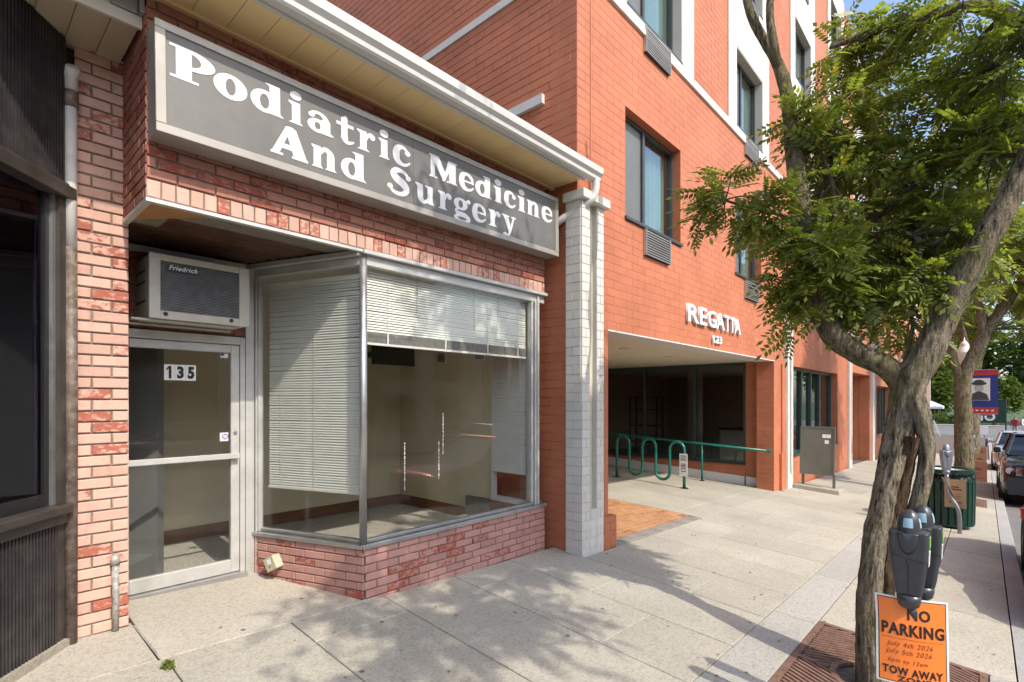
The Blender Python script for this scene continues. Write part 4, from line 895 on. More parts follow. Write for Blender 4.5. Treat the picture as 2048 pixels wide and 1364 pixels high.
m.build('belt_course', MT['white'], apt)
MB().box(5.0, 5.02, RF-.004, RF+.003, 4.1, TOP).build('control_joint', MT['redjt'], apt)
# white brick surrounds of the upper windows
wc = MB()
for a, b in WX[:6]:
    holed(wc, a-.40, b+.42, 6.68, TOP, [h for h in win_holes if a-.1 < h[0] < b], lambda u0, u1, z0, z1: wc.box(u0, u1, RF-.022, RF+.003, z0, z1))
wc = wc.build('window_surround', MT['whitejt'], apt)
rows = []
for a, b in WX[:4]: rows += courses(a-.40, b+.42, 6.685, 10.6, .1016, .305, .006, [h for h in win_holes if a-.1 < h[0] < b])
lay('white_brick', rows, wc, (0, RF-.022, 0), 0, .006, MT['white'], limit=110, stuff_name='white_brick_field', ch=.002, jit=.0008, nvar=2)
# pilasters
def pilaster(x0, z0, z1, lim):
    yf = 3.26; x1 = x0+.44
    c = MB(); c.box(x0, x0+.155, yf+.005, RF+.14, z0, z1); c.box(x0+.295, x1, yf+.005, RF+.14, z0, z1); c.box(x0+.155, x0+.295, yf+.065, RF+.14, z0, z1); c.box(x0+.155, x0+.295, yf+.005, yf+.066, z0, z0+.62)
    c = c.build('pilaster', MT['whitejt'], apt)
    MB().box(x0+.157, x0+.293, yf+.058, yf+.0648, z0+.622, z1).build('pilaster_groove', MT['groove'], c)
    r = courses(0, .155, z0, z1, .1016, .155, .006) + courses(.295, .44, z0, z1, .1016, .145, .006)
    r = [q for q in r] + [(.16, .29, z0+.1016*k+.003, z0+.1016*(k+1)-.003) for k in range(6)]
    lay('white_brick', r, c, (x0, yf+.005, 0), 0, .006, MT['white'], limit=lim, ch=.002, nvar=2)
    lay('white_brick', courses(0, .205, z0, z1, .1016, .205, .006, vj=.006), c, (x0, RF+.145-.005, 0), -math.pi/2, .006, MT['white'], limit=lim, ch=.002, nvar=2)
    cp = MB(); cp.box(x0-.05, x1+.05, yf-.06, RF+.15, z1+.002, z1+.10); bevel(cp.build('pilaster_cap', MT['white'], c), .006)
    return c
pilaster(4.722, -.05, 4.0, 140)
for x0, z0, z1 in ((12.75, -.5, 3.9), (19.95, -.8, 3.9), (24.75, -1., 3.9)): pilaster(x0, z0, z1, 45)
rb = MB(); rb.box(5.164, 5.44, 3.262, RF+.15, -.3, .43); rb.box(5.164, 5.325, RF-.035, RF-.0005, .43, 2.644)
rb = rb.build('plinth', MT['redjt'], apt)
lay('brick', courses(0, .276, -.05, .43, .1016, .276, .006), rb, (5.164, 3.262, 0), 0, .006, MT['red'], ch=.002)
rb = MB(); rb.box(12.40, 12.748, RF-.05, RF-.0005, -.5, .62); rb.box(12.52, 12.748, RF-.03, RF-.0005, .62, 2.6); rb.build('plinth', MT['red'], apt)
# windows with through-wall vents
def apt_window(a, b, c, d, k):
    w = MB(); y = RF+.12
    w.box(a, a+.045, y, y+.08, c, d); w.box(b-.045, b, y, y+.08, c, d); w.box(a+.045, b-.045, y, y+.08, d-.05, d); w.box(a+.045, b-.045, y, y+.08, c, c+.05)
    lin = MT['whitejt'] if c > 6 else MT['red']
    lm = MB(); lm.box(a+.0005, a+.012, RF-.021, y-.001, c+.001, d-.013); lm.box(b-.012, b-.0005, RF-.021, y-.001, c+.001, d-.013); lm.box(a+.0005, b-.0005, RF-.021, y-.001, d-.012, d-.0005)
    mid = a+(b-a)*.43; w.box(mid-.03, mid+.03, y-.005, y+.075, c+.05, d-.05)
    w = w.build('window', MT['winfr'], apt)
    if c > 6: lm.build('reveal', lin, w)
    MB().box(a+.045, mid-.03, y+.03, y+.036, c+.05, d-.05).build('screen', MT['screen'], w)
    MB().box(mid+.03, b-.045, y+.04, y+.046, c+.05, d-.05).build('pane', MT['gapt'], w)
    q = MB(); n = 14
    pts = [(mid+(b-mid)*(.35+.65*i/n), y+.14+.03*math.sin(i*1.9+k), 0) for i in range(n+1)]
    for p, r in zip(pts[:-1], pts[1:]): q.quad((p[0],p[1],c), (r[0],r[1],c), (r[0],r[1],d), (p[0],p[1],d))
    q.build('curtain', MT['curtain'], w)
    MB().box(a, b, y+.24, y+.30, c, d).build('room_backing', MT['screen'], w)
    bevel(MB().box(a-.02, b+.02, RF-.03, RF+.118, c-.045, c-.002).build('sill', MT['winfr'], w), .004)
    vx0, vx1 = a+.47, a+1.17
    v = MB(); v.box(vx0, vx1, RF-.02, RF-.0035, c-.40, c-.05); v = v.build('vent', MT['ventd'], w)
    s = MB()
    for i in range(10): s.hexa([(vx0,RF-.046,c-.395+.034*i),(vx1,RF-.046,c-.395+.034*i),(vx1,RF-.021,c-.379+.034*i),(vx0,RF-.021,c-.379+.034*i),(vx0,RF-.046,c-.383+.034*i),(vx1,RF-.046,c-.383+.034*i),(vx1,RF-.021,c-.367+.034*i),(vx0,RF-.021,c-.367+.034*i)])
    s.box(vx0-.012, vx0, RF-.05, RF-.001, c-.40, c-.05); s.box(vx1, vx1+.012, RF-.05, RF-.001, c-.40, c-.05)
    s.build('vent_louvres', MT['venti'], w)
k = 0
for c, d in WZ:
    for a, b in WX:
        apt_window(a, b, c, d, k); k += 1
# forecourt under the overhang
MB().box(5.325, 12.24, RF+.362, 9.2, 2.655, 2.80).build('soffit', MT['cream'], apt)
MB().box(5.325, 12.018, RF-.008, RF+.36, 2.628, 2.6445).build('overhang_trim', MT['whitep'], apt)
MB().box(5.30, 12.3, 9.2, 9.4, -.4, 2.9).build('back_wall', MT['red'], apt)
MB().box(5.10, 5.32, RF+.37, 9.2, -.3, 2.65).build('court_wall', MT['red'], apt)
for x, y in ((7.6,4.4),(9.6,4.6),(9.6,6.6)): dl_ = MB().lathe([(.10,.655),(.10,.640),(.085,.636),(.085,.648),(0,.65)], (x,y,2.0), 18).build('downlight', MT['whitep'], apt)
XW = 12.25
ww = MB(); ww.box(XW, XW+.3, RF+.361, 4.0, -.5, 2.654); ww.box(XW, XW+.3, 4.0, 9.2, -.5, .33); ww.box(12.022, XW-.002, RF+.002, RF+.36, -.5, 2.626)
ww = ww.build('court_window_wall', MT['redjt'], apt)
lay('brick', courses(0, .635, -.2, 2.65, .1016, .305, .006), ww, (XW, 4.0, 0), -math.pi/2, .006, MT['red'], ch=.002)
lay('brick', courses(0, 5.0, -.2, .33, .1016, .305, .006), ww, (XW, 9.0, 0), -math.pi/2, .006, MT['red'], ch=.002, limit=40)
lay('brick', courses(0, .36, -.3, 2.62, .1016, .305, .006), ww, (12.022, RF+.36, 0), -math.pi/2, .006, MT['red'], ch=.002)
m = MB()
for y0, y1 in ((4.02, 9.0), (RF+.40, 3.985)):
    c = [(XW-.035,y0),(XW-.008,y0),(XW-.008,y1),(XW-.035,y1)]
    m.hexa([(x,y,g(12.2,y)-.05) for x, y in c] + [(x,y,g(12.2,y)+.20) for x, y in c])
m.build('kick_board', MT['whitep'], ww)
wf = MB(); wf.box(XW+.02, XW+.10, 4.0, 9.2, .332, .41); wf.box(XW+.02, XW+.10, 4.0, 9.2, 2.575, 2.652)
for y in (4.0, 5.17, 6.50, 7.8): wf.box(XW+.018, XW+.10, y, y+.06, .411, 2.574)
wf.box(XW-.05, XW+.1, 4.0, 9.2, .334, .345)
wf = wf.build('court_window', MT['greenfr'], apt)
for y0, y1 in ((4.06,5.17),(5.23,6.50),(6.56,7.80),(7.86,9.1)): MB().box(XW+.06, XW+.067, y0, y1, .41, 2.575).build('pane', MT['gdark'], wf)
rmm = MB(); rmm.box(XW+.3, 19.5, 9.2, 9.3, -.2, 2.7); rmm.box(19.4, 19.5, RF+.4, 9.2, -.2, 2.7); rmm.box(XW+.11, 19.4, RF+.4, 9.2, 2.66, 2.75); rmm.build('lobby_wall', MT['stucco'], apt)
MB().box(XW+.11, 19.4, RF+.4, 9.2, .1, .15).build('lobby_floor', MT['carpet'], apt)
MB().box(14.2, 14.5, 5.9, 6.2, .15, 2.65).build('lobby_column', MT['stucco'], apt)
# front window of the lobby
lw = MB()
for x in (13.22, 14.02, 14.98, 15.95, 16.95, 18.42): lw.box(x, x+.09, RF+.17, RF+.30, .49, 2.58)
lw.box(13.22, 18.5, RF+.17, RF+.30, 2.54, 2.598); lw.box(13.22, 18.5, RF-.03, RF+.30, .472, .52)
lw = lw.build('lobby_window', MT['greenfr'], apt)
for x0, x1 in ((13.31,14.02),(14.11,14.98),(15.07,15.95),(16.04,16.95),(17.04,18.42)): MB().box(x0, x1, RF+.23, RF+.237, .52, 2.54).build('pane', MT['gdark'], lw)
# stair recess further along
st = MB(); st.box(24.5, 24.8, RF+.37, 7.2, -1.2, 2.75); st.box(20.5, 24.8, 7.2, 7.4, -1.2, 2.75); st.box(20.45, 20.748, RF+.37, 7.2, -1.2, 2.75); st.box(20.75, 24.5, RF+.37, 7.2, 2.76, 2.85); st.build('stair_recess', MT['red'], apt)
for k in range(4):
    z0 = g(22, 4)-.05; MB().box(20.76, 24.49, 3.9+.32*k, 7.19, z0+.17*k, z0+.17*(k+1)-.002).build('step', MT['conc2'], apt)
m = MB(); z0 = g(22,3.8)
m.tube(catmull([(21.2,3.85,z0),(21.2,3.85,z0+.9),(21.2,3.95,z0+.98),(21.2,5.1,z0+1.55)], 4), .022, 8); m.tube([(24.42,3.9,z0+.95),(24.42,5.2,z0+1.6)], .025, 8); m.build('stair_rail', MT['steel'], apt)
for a, b, c, d in low_holes[3:]:
    w = MB(); w.box(a, b, RF+.2, RF+.25, c, c+.06); w.box(a, b, RF+.2, RF+.25, d-.06, d)
    for i in range(6): x = a+(b-a-.07)*i/5; w.box(x, x+.07, RF+.195, RF+.255, c+.06, d-.06)
    w = w.build('window', MT['greenfr'], apt); MB().box(a, b, RF+.262, RF+.268, c, d).build('pane', MT['gdark'], w); MB().box(a, b, RF+.5, RF+.6, c, d).build('room_backing', MT['screen'], w)
# raised lettering
RX = [7.55, 7.95, 7.99, 8.27, 8.32, 8.66, 8.66, 9.03, 9.03, 9.30, 9.27, 9.53, 9.50, 9.82]
for k, ch in enumerate('REGATTA'):
    text('letter', ch, (RX[2*k], RF-.028, 2.985), EX, EZ, .3, MT['letter'], apt, width=RX[2*k+1]-RX[2*k], height=.275, off=.006, ext=.022)
for k, ch in enumerate('123'): text('digit', ch, (8.56+.135*k, RF-.022, 2.745), EX, EZ, .15, MT['letter'], apt, width=.05 if k == 0 else .11, height=.125, off=.003, ext=.016)

# gabled neighbour at the far end
gb = thing('gabled_building', 'orange-red gabled building standing at the far end of the apartment house', 'building', (45, 4, g(45,4)))
MB().prism([(41,3.4,-1.6),(52,3.4,-1.6),(52,3.4,6),(46.5,3.4,9.5),(41,3.4,6)], (0,9,0)).build('wall', MT['red'], gb)
m = MB(); m.bar((40.8,3.3,6.05),(46.5,3.3,9.7),.5,.15,(0,1,0)); m.bar((52.2,3.3,6.05),(46.5,3.3,9.7),.5,.15,(0,1,0)); m.build('bargeboard', MT['whitep'], gb)
for x in (42.5, 45, 47.5, 50):
    w = MB().box(x, x+1.1, 3.36, 3.399, 3.2, 4.9).build('window', MT['winfr'], gb); MB().box(x+.08, x+1.02, 3.35, 3.359, 3.28, 4.82).build('pane', MT['gapt'], w)
MB().box(51.9, 52.15, 3.15, 3.38, -1.6, 6).build('corner_board', MT['whitep'], gb)

# ------------------------------------------------------------------ forecourt furniture
bk = thing('bike_rack', 'teal wave-shaped bicycle rack standing in the apartment forecourt', 'bike rack', (10.35, 5.4, g(10.35,5.4)))
y0, y1 = 6.19, 4.60; sp = (y0-y1)/5; pts = []
def gy(y): return g(10.35, y)
for k in range(6):
    y = y0 - sp*k; up = k % 2 == 0
    if k == 0: pts += [(10.35,y,gy(y)), (10.35,y,gy(y)+.4)]
    rr = sp/2
    if k < 5:
        if up: pts += [(10.35, y-rr+rr*math.cos(a), gy(y)+.78+rr*math.sin(a)) for a in np.linspace(0, math.pi, 11)]
        else:  pts += [(10.35, y-rr+rr*math.cos(a), gy(y)+.27-rr*math.sin(a)) for a in np.linspace(0, math.pi, 11)]
    else: pts += [(10.35,y,gy(y)+.4), (10.35,y,gy(y))]
MB().tube(pts, .03, 14).build('tube', MT['teal'], bk, smooth=True)
for y in (y0, y1): MB().lathe([(0,.012),(.085,.012),(.085,0)], (10.35,y,gy(y)), 16).build('base_flange', MT['greencan'], bk)
rs = thing('rack_sign', 'small white printed sign strapped to the near post of the teal bike rack', 'sign', (10.31, 4.60, .3))
MB().box(10.308, 10.314, 4.515, 4.685, gy(4.6)+.26, gy(4.6)+.72).build('plate', MT['paper'], rs)
for k, (z, s) in enumerate(((.665,.065),(.625,.06),(.585,.065),(.50,.05),(.47,.06),(.44,.055),(.40,.06),(.35,.05))): MB().box(10.3065, 10.308, 4.60-s, 4.60+s, gy(4.6)+z, gy(4.6)+z+.016).build('print_line', MT['ink'], rs)
hr = thing('handrail', 'long teal handrail on posts along the forecourt windows', 'handrail', (11.85, 5, 0))
rail = [(11.85, 3.42, .715), (11.85, 4.84, .79), (11.85, 7.5, .93), (11.85, 9.0, 1.0)]
MB().tube(rail, .026, 10).build('rail', MT['teal'], hr, smooth=True); MB().tube([(11.85,3.36,.712),(11.85,3.425,.715)], .034, 10).build('rail_end', MT['teal'], hr)
for y in (4.84, 6.35, 7.9):
    zt = .79+(y-4.84)*.053; MB().tube([(11.85,y,g(11.85,y)),(11.85,y,zt)], .024, 10).build('post', MT['teal'], hr, smooth=True); MB().lathe([(0,.012),(.06,.012),(.06,0)], (11.85,y,g(11.85,y)), 12).build('foot', MT['greencan'], hr)
# lobby furniture seen through the glass
t = thing('shelf_rack', 'dark shelf rack dimly seen behind the left forecourt window', 'shelf', (14.5,7.6,.15))
for dy in (0, .9): MB().box(14.5, 14.54, 7.3+dy, 7.34+dy, .15, 1.9).build('upright', MT['blackp'], t); MB().box(14.9, 14.94, 7.3+dy, 7.34+dy, .15, 1.9).build('upright', MT['blackp'], t)
for z in (.5, 1.0, 1.5, 1.88): MB().box(14.5, 14.94, 7.345, 8.195, z, z+.03).build('shelf', MT['blackp'], t)
t = thing('lobby_counter', 'pale counter dimly seen behind the right forecourt window', 'counter', (14.2,4.8,.15))
MB().box(14.2, 14.8, 4.2, 5.3, .15, 1.0).build('front', MT['whitep'], t); MB().box(14.15, 14.85, 4.15, 5.35, 1.001, 1.05).build('top', MT['blackp'], t)
# notice cabinet seen from behind
nc = thing('notice_cabinet', 'grey metal notice cabinet on two posts standing on a concrete base by the lobby window', 'notice board', (13.4, 2.82, g(13.4,2.8)))
zb = g(13.4, 2.8)
tl = Vector((.10,0,1)).normalized(); nn_ = Vector((-1,0,.10)).normalized(); cc = Vector((13.36, 2.80, zb+.90))
bevel(MB().obox(cc, (0,1,0), tl, nn_, .335, .54, .05).build('cabinet', MT['board'], nc), .01)
m = MB(); m.obox(cc+nn_*.052+tl*.53, (0,1,0), tl, nn_, .345, .015, .008); m.obox(cc+nn_*.052-tl*.53, (0,1,0), tl, nn_, .345, .015, .008)
for s in (-1,1): m.obox(cc+nn_*.052+Vector((0,.33*s,0)), (0,1,0), tl, nn_, .015, .515, .008)
m.build('rim', MT['board'], nc)
for s in (-1,1): MB().obox(cc+Vector((.05,.31*s,-.72)), (0,1,0), tl, nn_, .025, .2, .03).build('post', MT['board'], nc)
m = MB(); m.hexa([(13.1,2.32,zb-.1),(13.75,2.32,zb-.1),(13.75,3.26,zb-.1),(13.1,3.26,zb-.1),(13.12,2.34,g(13.1,2.3)+.10),(13.73,2.34,g(13.7,2.3)+.10),(13.73,3.24,g(13.7,3.2)+.10),(13.12,3.24,g(13.1,3.2)+.10)]); bevel(m.build('concrete_base', MT['conc2'], nc), .015)
for s, z in ((.0,.33),(.12,.33),(.05,.2)): MB().obox(cc+nn_*.0525+Vector((0,-.22+s*.7,0))+tl*z, (0,1,0), tl, nn_, .04, .04, .001).build('sticker', MT['paper'], nc)
# ------------------------------------------------------------------ tree pits and grates
def grate(x0, x1, y0, y1, cx, cy, label, nb=.044):
    t = thing('tree_grate', label, 'grate', (cx, cy, g(cx,cy)), group='iron tree grates in the pavement')
    MB().hexa([(x0,y0,g(x0,y0)-.25),(x1,y0,g(x1,y0)-.25),(x1,y1,g(x1,y1)-.25),(x0,y1,g(x0,y1)-.25),(x0,y0,g(x0,y0)-.09),(x1,y0,g(x1,y0)-.09),(x1,y1,g(x1,y1)-.09),(x0,y1,g(x0,y1)-.09)]).build('soil', MT['jointm'], t)
    def P(x, y, dz=0.): return Vector((x, y, g(x,y)+dz))
    for a, b in (((x0,y0+.02),(x1,y0+.02)),((x0,y1-.02),(x1,y1-.02)),((x0+.02,y0+.04),(x0+.02,y1-.04)),((x1-.02,y0+.04),(x1-.02,y1-.04)),((cx-.02,y0+.04),(cx-.02,cy-.30)),((cx-.02,cy+.30),(cx-.02,y1-.04)),((x0+.04,cy),(cx-.30,cy)),((cx+.30,cy),(x1-.04,cy))):
        MB().bar(P(*a,-.012), P(*b,-.012), .045, .024).build('frame_bar', MT['grate'], t)
    for k in range(14):
        a0, a1 = 2*math.pi*k/14, 2*math.pi*(k+1)/14
        MB().bar(P(cx+.28*math.cos(a0), cy+.28*math.sin(a0), -.012), P(cx+.28*math.cos(a1), cy+.28*math.sin(a1), -.012), .04, .022).build('ring_bar', MT['grate'], t)
    for qx, qy in ((-1,-1),(1,-1),(1,1),(-1,1)):
        bx0, bx1 = (x0+.045, cx-.045) if qx < 0 else (cx+.005, x1-.045); by0, by1 = (y0+.045, cy-.025) if qy < 0 else (cy+.025, y1-.045)
        ang = math.radians(62 if qx*qy < 0 else 118); dr = Vector((math.cos(ang), math.sin(ang))); nr = Vector((-dr.y, dr.x)); c = Vector(((bx0+bx1)/2, (by0+by1)/2))
        for i in range(-30, 31):
            o = c + nr*nb*i; pts = []
            for tt in np.linspace(-1.2, 1.2, 241):
                q = o + dr*tt
                if bx0 < q.x < bx1 and by0 < q.y < by1 and (q.x-cx)**2+(q.y-cy)**2 > .285**2: pts.append(q)
            if len(pts) < 4: continue
            MB().bar(P(pts[0].x,pts[0].y,-.013), P(pts[-1].x,pts[-1].y,-.013), nb*.58, .02).build('grate_bar', MT['grate'], t)
grate(3.445, 5.075, -.015, 1.05, 4.26, .52, 'rusty brown iron grate around the foot of the nearest tree')
grate(15.06, 16.64, -.015, 1.05, 15.9, .42, 'rusty brown iron grate behind the green litter bin', .06)

# ------------------------------------------------------------------ trees
def bark_tube(path, radii, n=36, amp=.10, step=.022, seed=0, groove=None):
    pts = [Vector(p) for p in path]; ln = sum((b-a).length for a, b in zip(pts[:-1], pts[1:])); per = max(3, int(ln/step/(len(pts)-1)))
    c = catmull(pts, per); R = lerp_list(radii, len(c)); m = MB(); rings = []; up = None; s = 0.
    for i, p in enumerate(c):
        t = (c[min(i+1,len(c)-1)] - c[max(i-1,0)]).normalized()
        if up is None: up = t.cross(Vector((0,1,.1))).normalized()
        up = (up - t*up.dot(t)).normalized(); w = t.cross(up); ring = []
        if i: s += (p-c[i-1]).length
        for k in range(n):
            a = 2*math.pi*k/n; d = up*math.cos(a) + w*math.sin(a); r = R[i]
            q = Vector((math.cos(a)*2.2+seed*7.1, math.sin(a)*2.2, s*3.2))
            v = noise.fractal(q*1.1, 1., 2.1, 4) * amp*.55 + (abs(noise.noise(Vector((q.x*3.2, q.y*3.2, s*7)))) - .25)*amp*.8 + noise.noise(Vector((q.x*.5, q.y*.5, s*2.)))*amp*.9
            if groove: v -= groove*math.exp(-((((a-1.2-s*.5+math.pi) % (2*math.pi))-math.pi)/.3)**2)
            ring.append(p + d*r*(1+v))
        rings.append(ring)
    m.loft(rings); return m
LT_V, LT_F = [], []
def _leaf_template(pairs=6):
    V = []; Fc = []
    def quad(p, q, r, s): n = len(V); V.extend([p,q,r,s]); Fc.append((n,n+1,n+2,n+3))
    quad((0,-.004,0),(1,-.002,-.16),(1,.002,-.16),(0,.004,0))
    for k in range(pairs):
        x = .16 + .82*k/pairs; dz = -.16*x*x; L_ = .26*(1-.35*abs(k/pairs-.45)); wd = .062
        for s in (-1, 1):
            a = Vector((x, 0, dz)); d = Vector((.52, s*.85, -.12)).normalized(); w = Vector((d.y*-s, d.x*s, 0))*wd
            w = Vector((.85, -s*.5, .1)).normalized()*wd
            quad(a, a+d*L_*.45+w, a+d*L_, a+d*L_*.45-w)
    a = Vector((1,0,-.16)); quad(a, a+Vector((.13,.06,-.05)), a+Vector((.27,0,-.1)), a+Vector((.13,-.06,-.05)))
    return np.array([tuple(v) for v in V]), np.array(Fc)
TV, TF = _leaf_template()
SV = np.array([(0,0,0),(.5,.30,.03),(1,0,-.1),(.5,-.30,.03),(.1,.2,.05),(.4,.75,0),(.75,.6,-.1),(.5,.2,0),(.1,-.2,.05),(.5,-.2,0),(.75,-.6,-.1),(.4,-.75,0)]); SF = np.array([(0,1,2,3),(4,5,6,7),(8,9,10,11)])
def leaves(P, D, S, tv, tf):
    """place leaf templates: P points, D directions (n,3), S sizes"""
    D = D/np.linalg.norm(D, axis=1, keepdims=True); Z = np.tile([0,0,1.], (len(P),1)) + nrs.normal(0, .45, (len(P),3))
    Yv = np.cross(Z, D); Yv /= np.linalg.norm(Yv, axis=1, keepdims=True)+1e-9; Zv = np.cross(D, Yv)
    V = P[:,None,:] + S[:,None,None]*(tv[None,:,0,None]*D[:,None,:] + tv[None,:,1,None]*Yv[:,None,:] + tv[None,:,2,None]*Zv[:,None,:])
    Fx = tf[None] + (np.arange(len(P))*len(tv))[:,None,None]
    return V.reshape(-1,3), Fx.reshape(-1, tf.shape[1])
def crown_from_blobs(blobs, limbs, twigs, per_twig, size, tv, tf, droop=.25, r0=.011):
    """blobs: (centre, radii, number of twigs); twigs start on the nearest limb point"""
    LP = np.array([tuple(p) for l in limbs for p in l]); P, D, S = [], [], []
    for (c, r, n) in blobs:
        c = np.array(c); r = np.array(r)
        nodes = []
        d0 = LP[np.argmin(((LP-c)**2).sum(1))]
        hub = c + nrs.normal(0,.15,3)*r*.5
        twigs.tube(catmull([tuple(d0), tuple((d0+hub)/2 + nrs.normal(0,.05,3)+np.array([0,0,.04])), tuple(hub)], 4), lerp_list([r0*1.6, r0*.8], 9), 6)
        for k in range(n):
            v = nrs.normal(0,1,3); v /= np.linalg.norm(v); e = c + v*r*nrs.uniform(.45,1.)**.6
            s0 = (d0*(1-.75)+hub*.75) if nrs.rand() < .7 else d0
            mid = s0*.45+e*.55 + nrs.normal(0,.12,3)*np.linalg.norm(e-s0) + np.array([0,0,.08*np.linalg.norm(e-s0)])
            q = catmull([tuple(s0), tuple(mid), tuple(e)], 5)
            twigs.tube(q, lerp_list([r0*.7, r0*.18], len(q)), 4, caps=False)
            m = len(q); nl = max(3, int(per_twig*nrs.uniform(.6,1.3)))
            for i in range(nl):
                f = nrs.uniform(.3,1.)*(m-1); a = int(min(f, m-2)); p = np.array(q[a])*(1-(f-a)) + np.array(q[a+1])*(f-a)
                tdir = np.array(q[a+1]-q[a]); tdir /= np.linalg.norm(tdir)+1e-9
                sd = np.cross(tdir, [0,0,1.]); sd /= np.linalg.norm(sd)+1e-9
                d = tdir*nrs.uniform(.1,.9) + sd*nrs.choice([-1,1])*nrs.uniform(.4,1.1) + nrs.normal(0,.25,3) + np.array([0,0,-droop*nrs.uniform(.2,1.6)])
                P.append(p); D.append(d); S.append(size*nrs.uniform(.65,1.25))
    return leaves(np.array(P), np.array(D), np.array(S), tv, tf)
t1 = thing('street_tree', 'nearest street tree with forked mossy trunk and feathery leaves beside the double parking meter', 'tree', (4.23, .56, g(4.23,.56)), group='street trees along the kerb')
PT = [(4.222,.56,-.16),(4.206,.578,.319),(4.246,.563,.717),(4.335,.51,1.117),(4.427,.453,1.456),(4.489,.415,1.731),(4.499,.405,1.95)]
bark_tube([(4.365,.405,-.16),(4.368,.40,.454),(4.395,.36,.925),(4.435,.30,1.295),(4.44,.29,1.53),(4.43,.33,1.74),(4.47,.37,1.90)], [.056,.048,.044,.047,.052,.058,.05], 28, .25, seed=2).build('trunk', MT['bark'], t1, smooth=True)
bark_tube([(4.31,.50,-.16),(4.315,.50,.4),(4.345,.47,.9),(4.40,.415,1.3),(4.43,.38,1.55)], [.062,.055,.05,.055,.07], 28, .40, seed=3).build('trunk', MT['deadw'], t1, smooth=True)
LLimb = [(4.50,.40,1.86),(4.474,.506,2.028),(4.427,.662,2.129),(4.418,.821,2.277),(4.496,.927,2.522),(4.619,1.015,2.904),(4.795,1.119,3.371),(4.971,1.223,3.963),(5.101,1.303,4.483),(5.203,1.413,4.892),(5.223,1.541,5.192),(5.229,1.682,5.574),(5.277,1.778,6.2),(5.2,1.8,6.9)]
RLimb = [(4.506,.397,1.80),(4.512,.316,2.073),(4.539,.212,2.338),(4.535,.097,2.622),(4.561,-.036,2.927),(4.60,-.183,3.244),(4.45,-.35,3.8),(4.2,-.45,4.5),(3.9,-.35,5.3),(3.7,-.1,6.2)]
Arc = [(4.40,-.38,3.95),(4.75,-.40,4.13),(4.882,-.314,4.20),(4.908,-.194,4.341),(4.978,.026,4.603),(5.045,.25,4.706),(5.091,.496,4.776),(5.145,.734,4.818),(5.181,.992,4.85)]
Fork = [(5.2,1.387,4.788),(5.124,1.426,5.043),(5.153,1.468,5.354),(5.276,1.481,5.852),(5.3,1.4,6.5)]
Mid = [(4.465,.888,2.40),(4.58,.90,2.66),(4.707,.919,2.904),(4.857,.902,3.254),(4.973,.924,3.537),(5.009,1.033,3.915)]
Br = [(4.50,.254,2.439),(4.564,.333,2.70),(4.655,.382,2.974),(4.826,.787,3.219)]
Tw2 = [(4.471,.435,1.921),(4.506,.397,2.146),(4.592,.376,2.362),(4.731,.446,2.677)]
Spray = [(4.705,1.07,3.133),(4.618,1.239,3.312),(4.505,1.438,3.392),(4.361,1.671,3.494)]
Out1 = [(4.3,-.42,4.2),(3.7,-.9,4.7),(3.0,-1.3,4.9),(2.3,-1.6,5.0)]
Out2 = [(3.9,-.35,5.3),(3.4,.0,5.8),(3.0,.5,6.3),(2.6,.9,6.6)]
Out3 = [(4.45,-.35,3.8),(3.9,-.6,4.3),(3.4,-.5,4.7),(2.9,-.3,5.1)]
def nearer(p):   # pulls the upper part of the left limb back from the apartment front
    c = .08*min(1., max(0., (p[2]-2.05)/1.1)); return (p[0]*(1-c), p[1]*(1-c), CAMZ + (p[2]-CAMZ)*(1-c))
LLimb, Fork, Mid, Spray = [[nearer(p) for p in q] for q in (LLimb, Fork, Mid, Spray)]
bark_tube(PT[:-1] + [(4.505,.38,1.95)] + RLimb[1:6], [.092,.074,.069,.072,.084,.096,.102,.094,.087,.081,.077,.074], 56, .20, seed=1).build('trunk', MT['bark'], t1, smooth=True)
for p, r, a, s, mt in ((LLimb, [.075,.077,.077,.076,.075,.073,.070,.062,.055,.045,.040,.036,.03,.02], .13, 4, 'bark2'), (RLimb[5:], [.073,.072,.065,.055,.04], .14, 5, 'bark'), (Arc, [.05,.048,.046,.045,.042,.036,.03,.024,.015], .1, 6, 'bark'), (Fork, [.034,.034,.032,.028,.02], .16, 7, 'bark2'), (Out1, [.05,.04,.03,.018], .08, 8, 'bark'), (Out2, [.05,.04,.03,.018], .08, 9, 'bark'), (Out3, [.045,.036,.028,.018], .08, 10, 'bark')):
    bark_tube(p, r, 30 if r[0] > .1 else 14, a, .03, seed=s).build('limb', MT[mt], t1, smooth=True)
tw = MB()
for p, r in ((Mid,[.024,.016]),(Br,[.022,.010]),(Tw2,[.016,.008]),(Spray,[.02,.008])):
    q = catmull(p, 6); tw.tube(q, lerp_list(r, len(q)), 8)
limbs = [catmull(p, 6) for p in (LLimb, RLimb, Arc, Fork, Mid, Br, Tw2, Spray, Out1, Out2, Out3)]
vis = [((4.40,1.62,3.46),(.22,.28,.24),12), ((4.56,1.34,3.36),(.2,.26,.24),11), ((4.50,1.03,2.50),(.22,.22,.24),10), ((4.45,.95,2.95),(.2,.25,.25),9), ((4.80,.817,2.825),(.3,.3,.36),16), ((4.843,.472,2.80),(.36,.32,.36),18),
       ((5.30,1.02,4.25),(.40,.36,.5),18), ((5.47,.672,4.55),(.5,.45,.6),22), ((5.2,.256,4.15),(.5,.42,.6),22), ((4.95,-.03,4.0),(.42,.36,.52),18), ((4.87,.05,3.42),(.4,.32,.38),16), ((5.1,.341,3.53),(.45,.4,.42),18), ((5.145,.734,3.66),(.42,.42,.45),16),
       ((5.0,1.05,3.55),(.3,.3,.42),14), ((4.75,.35,2.38),(.2,.2,.2),7), ((4.62,.62,2.45),(.22,.22,.2),8), ((5.0,.1,3.0),(.35,.3,.3),14)]
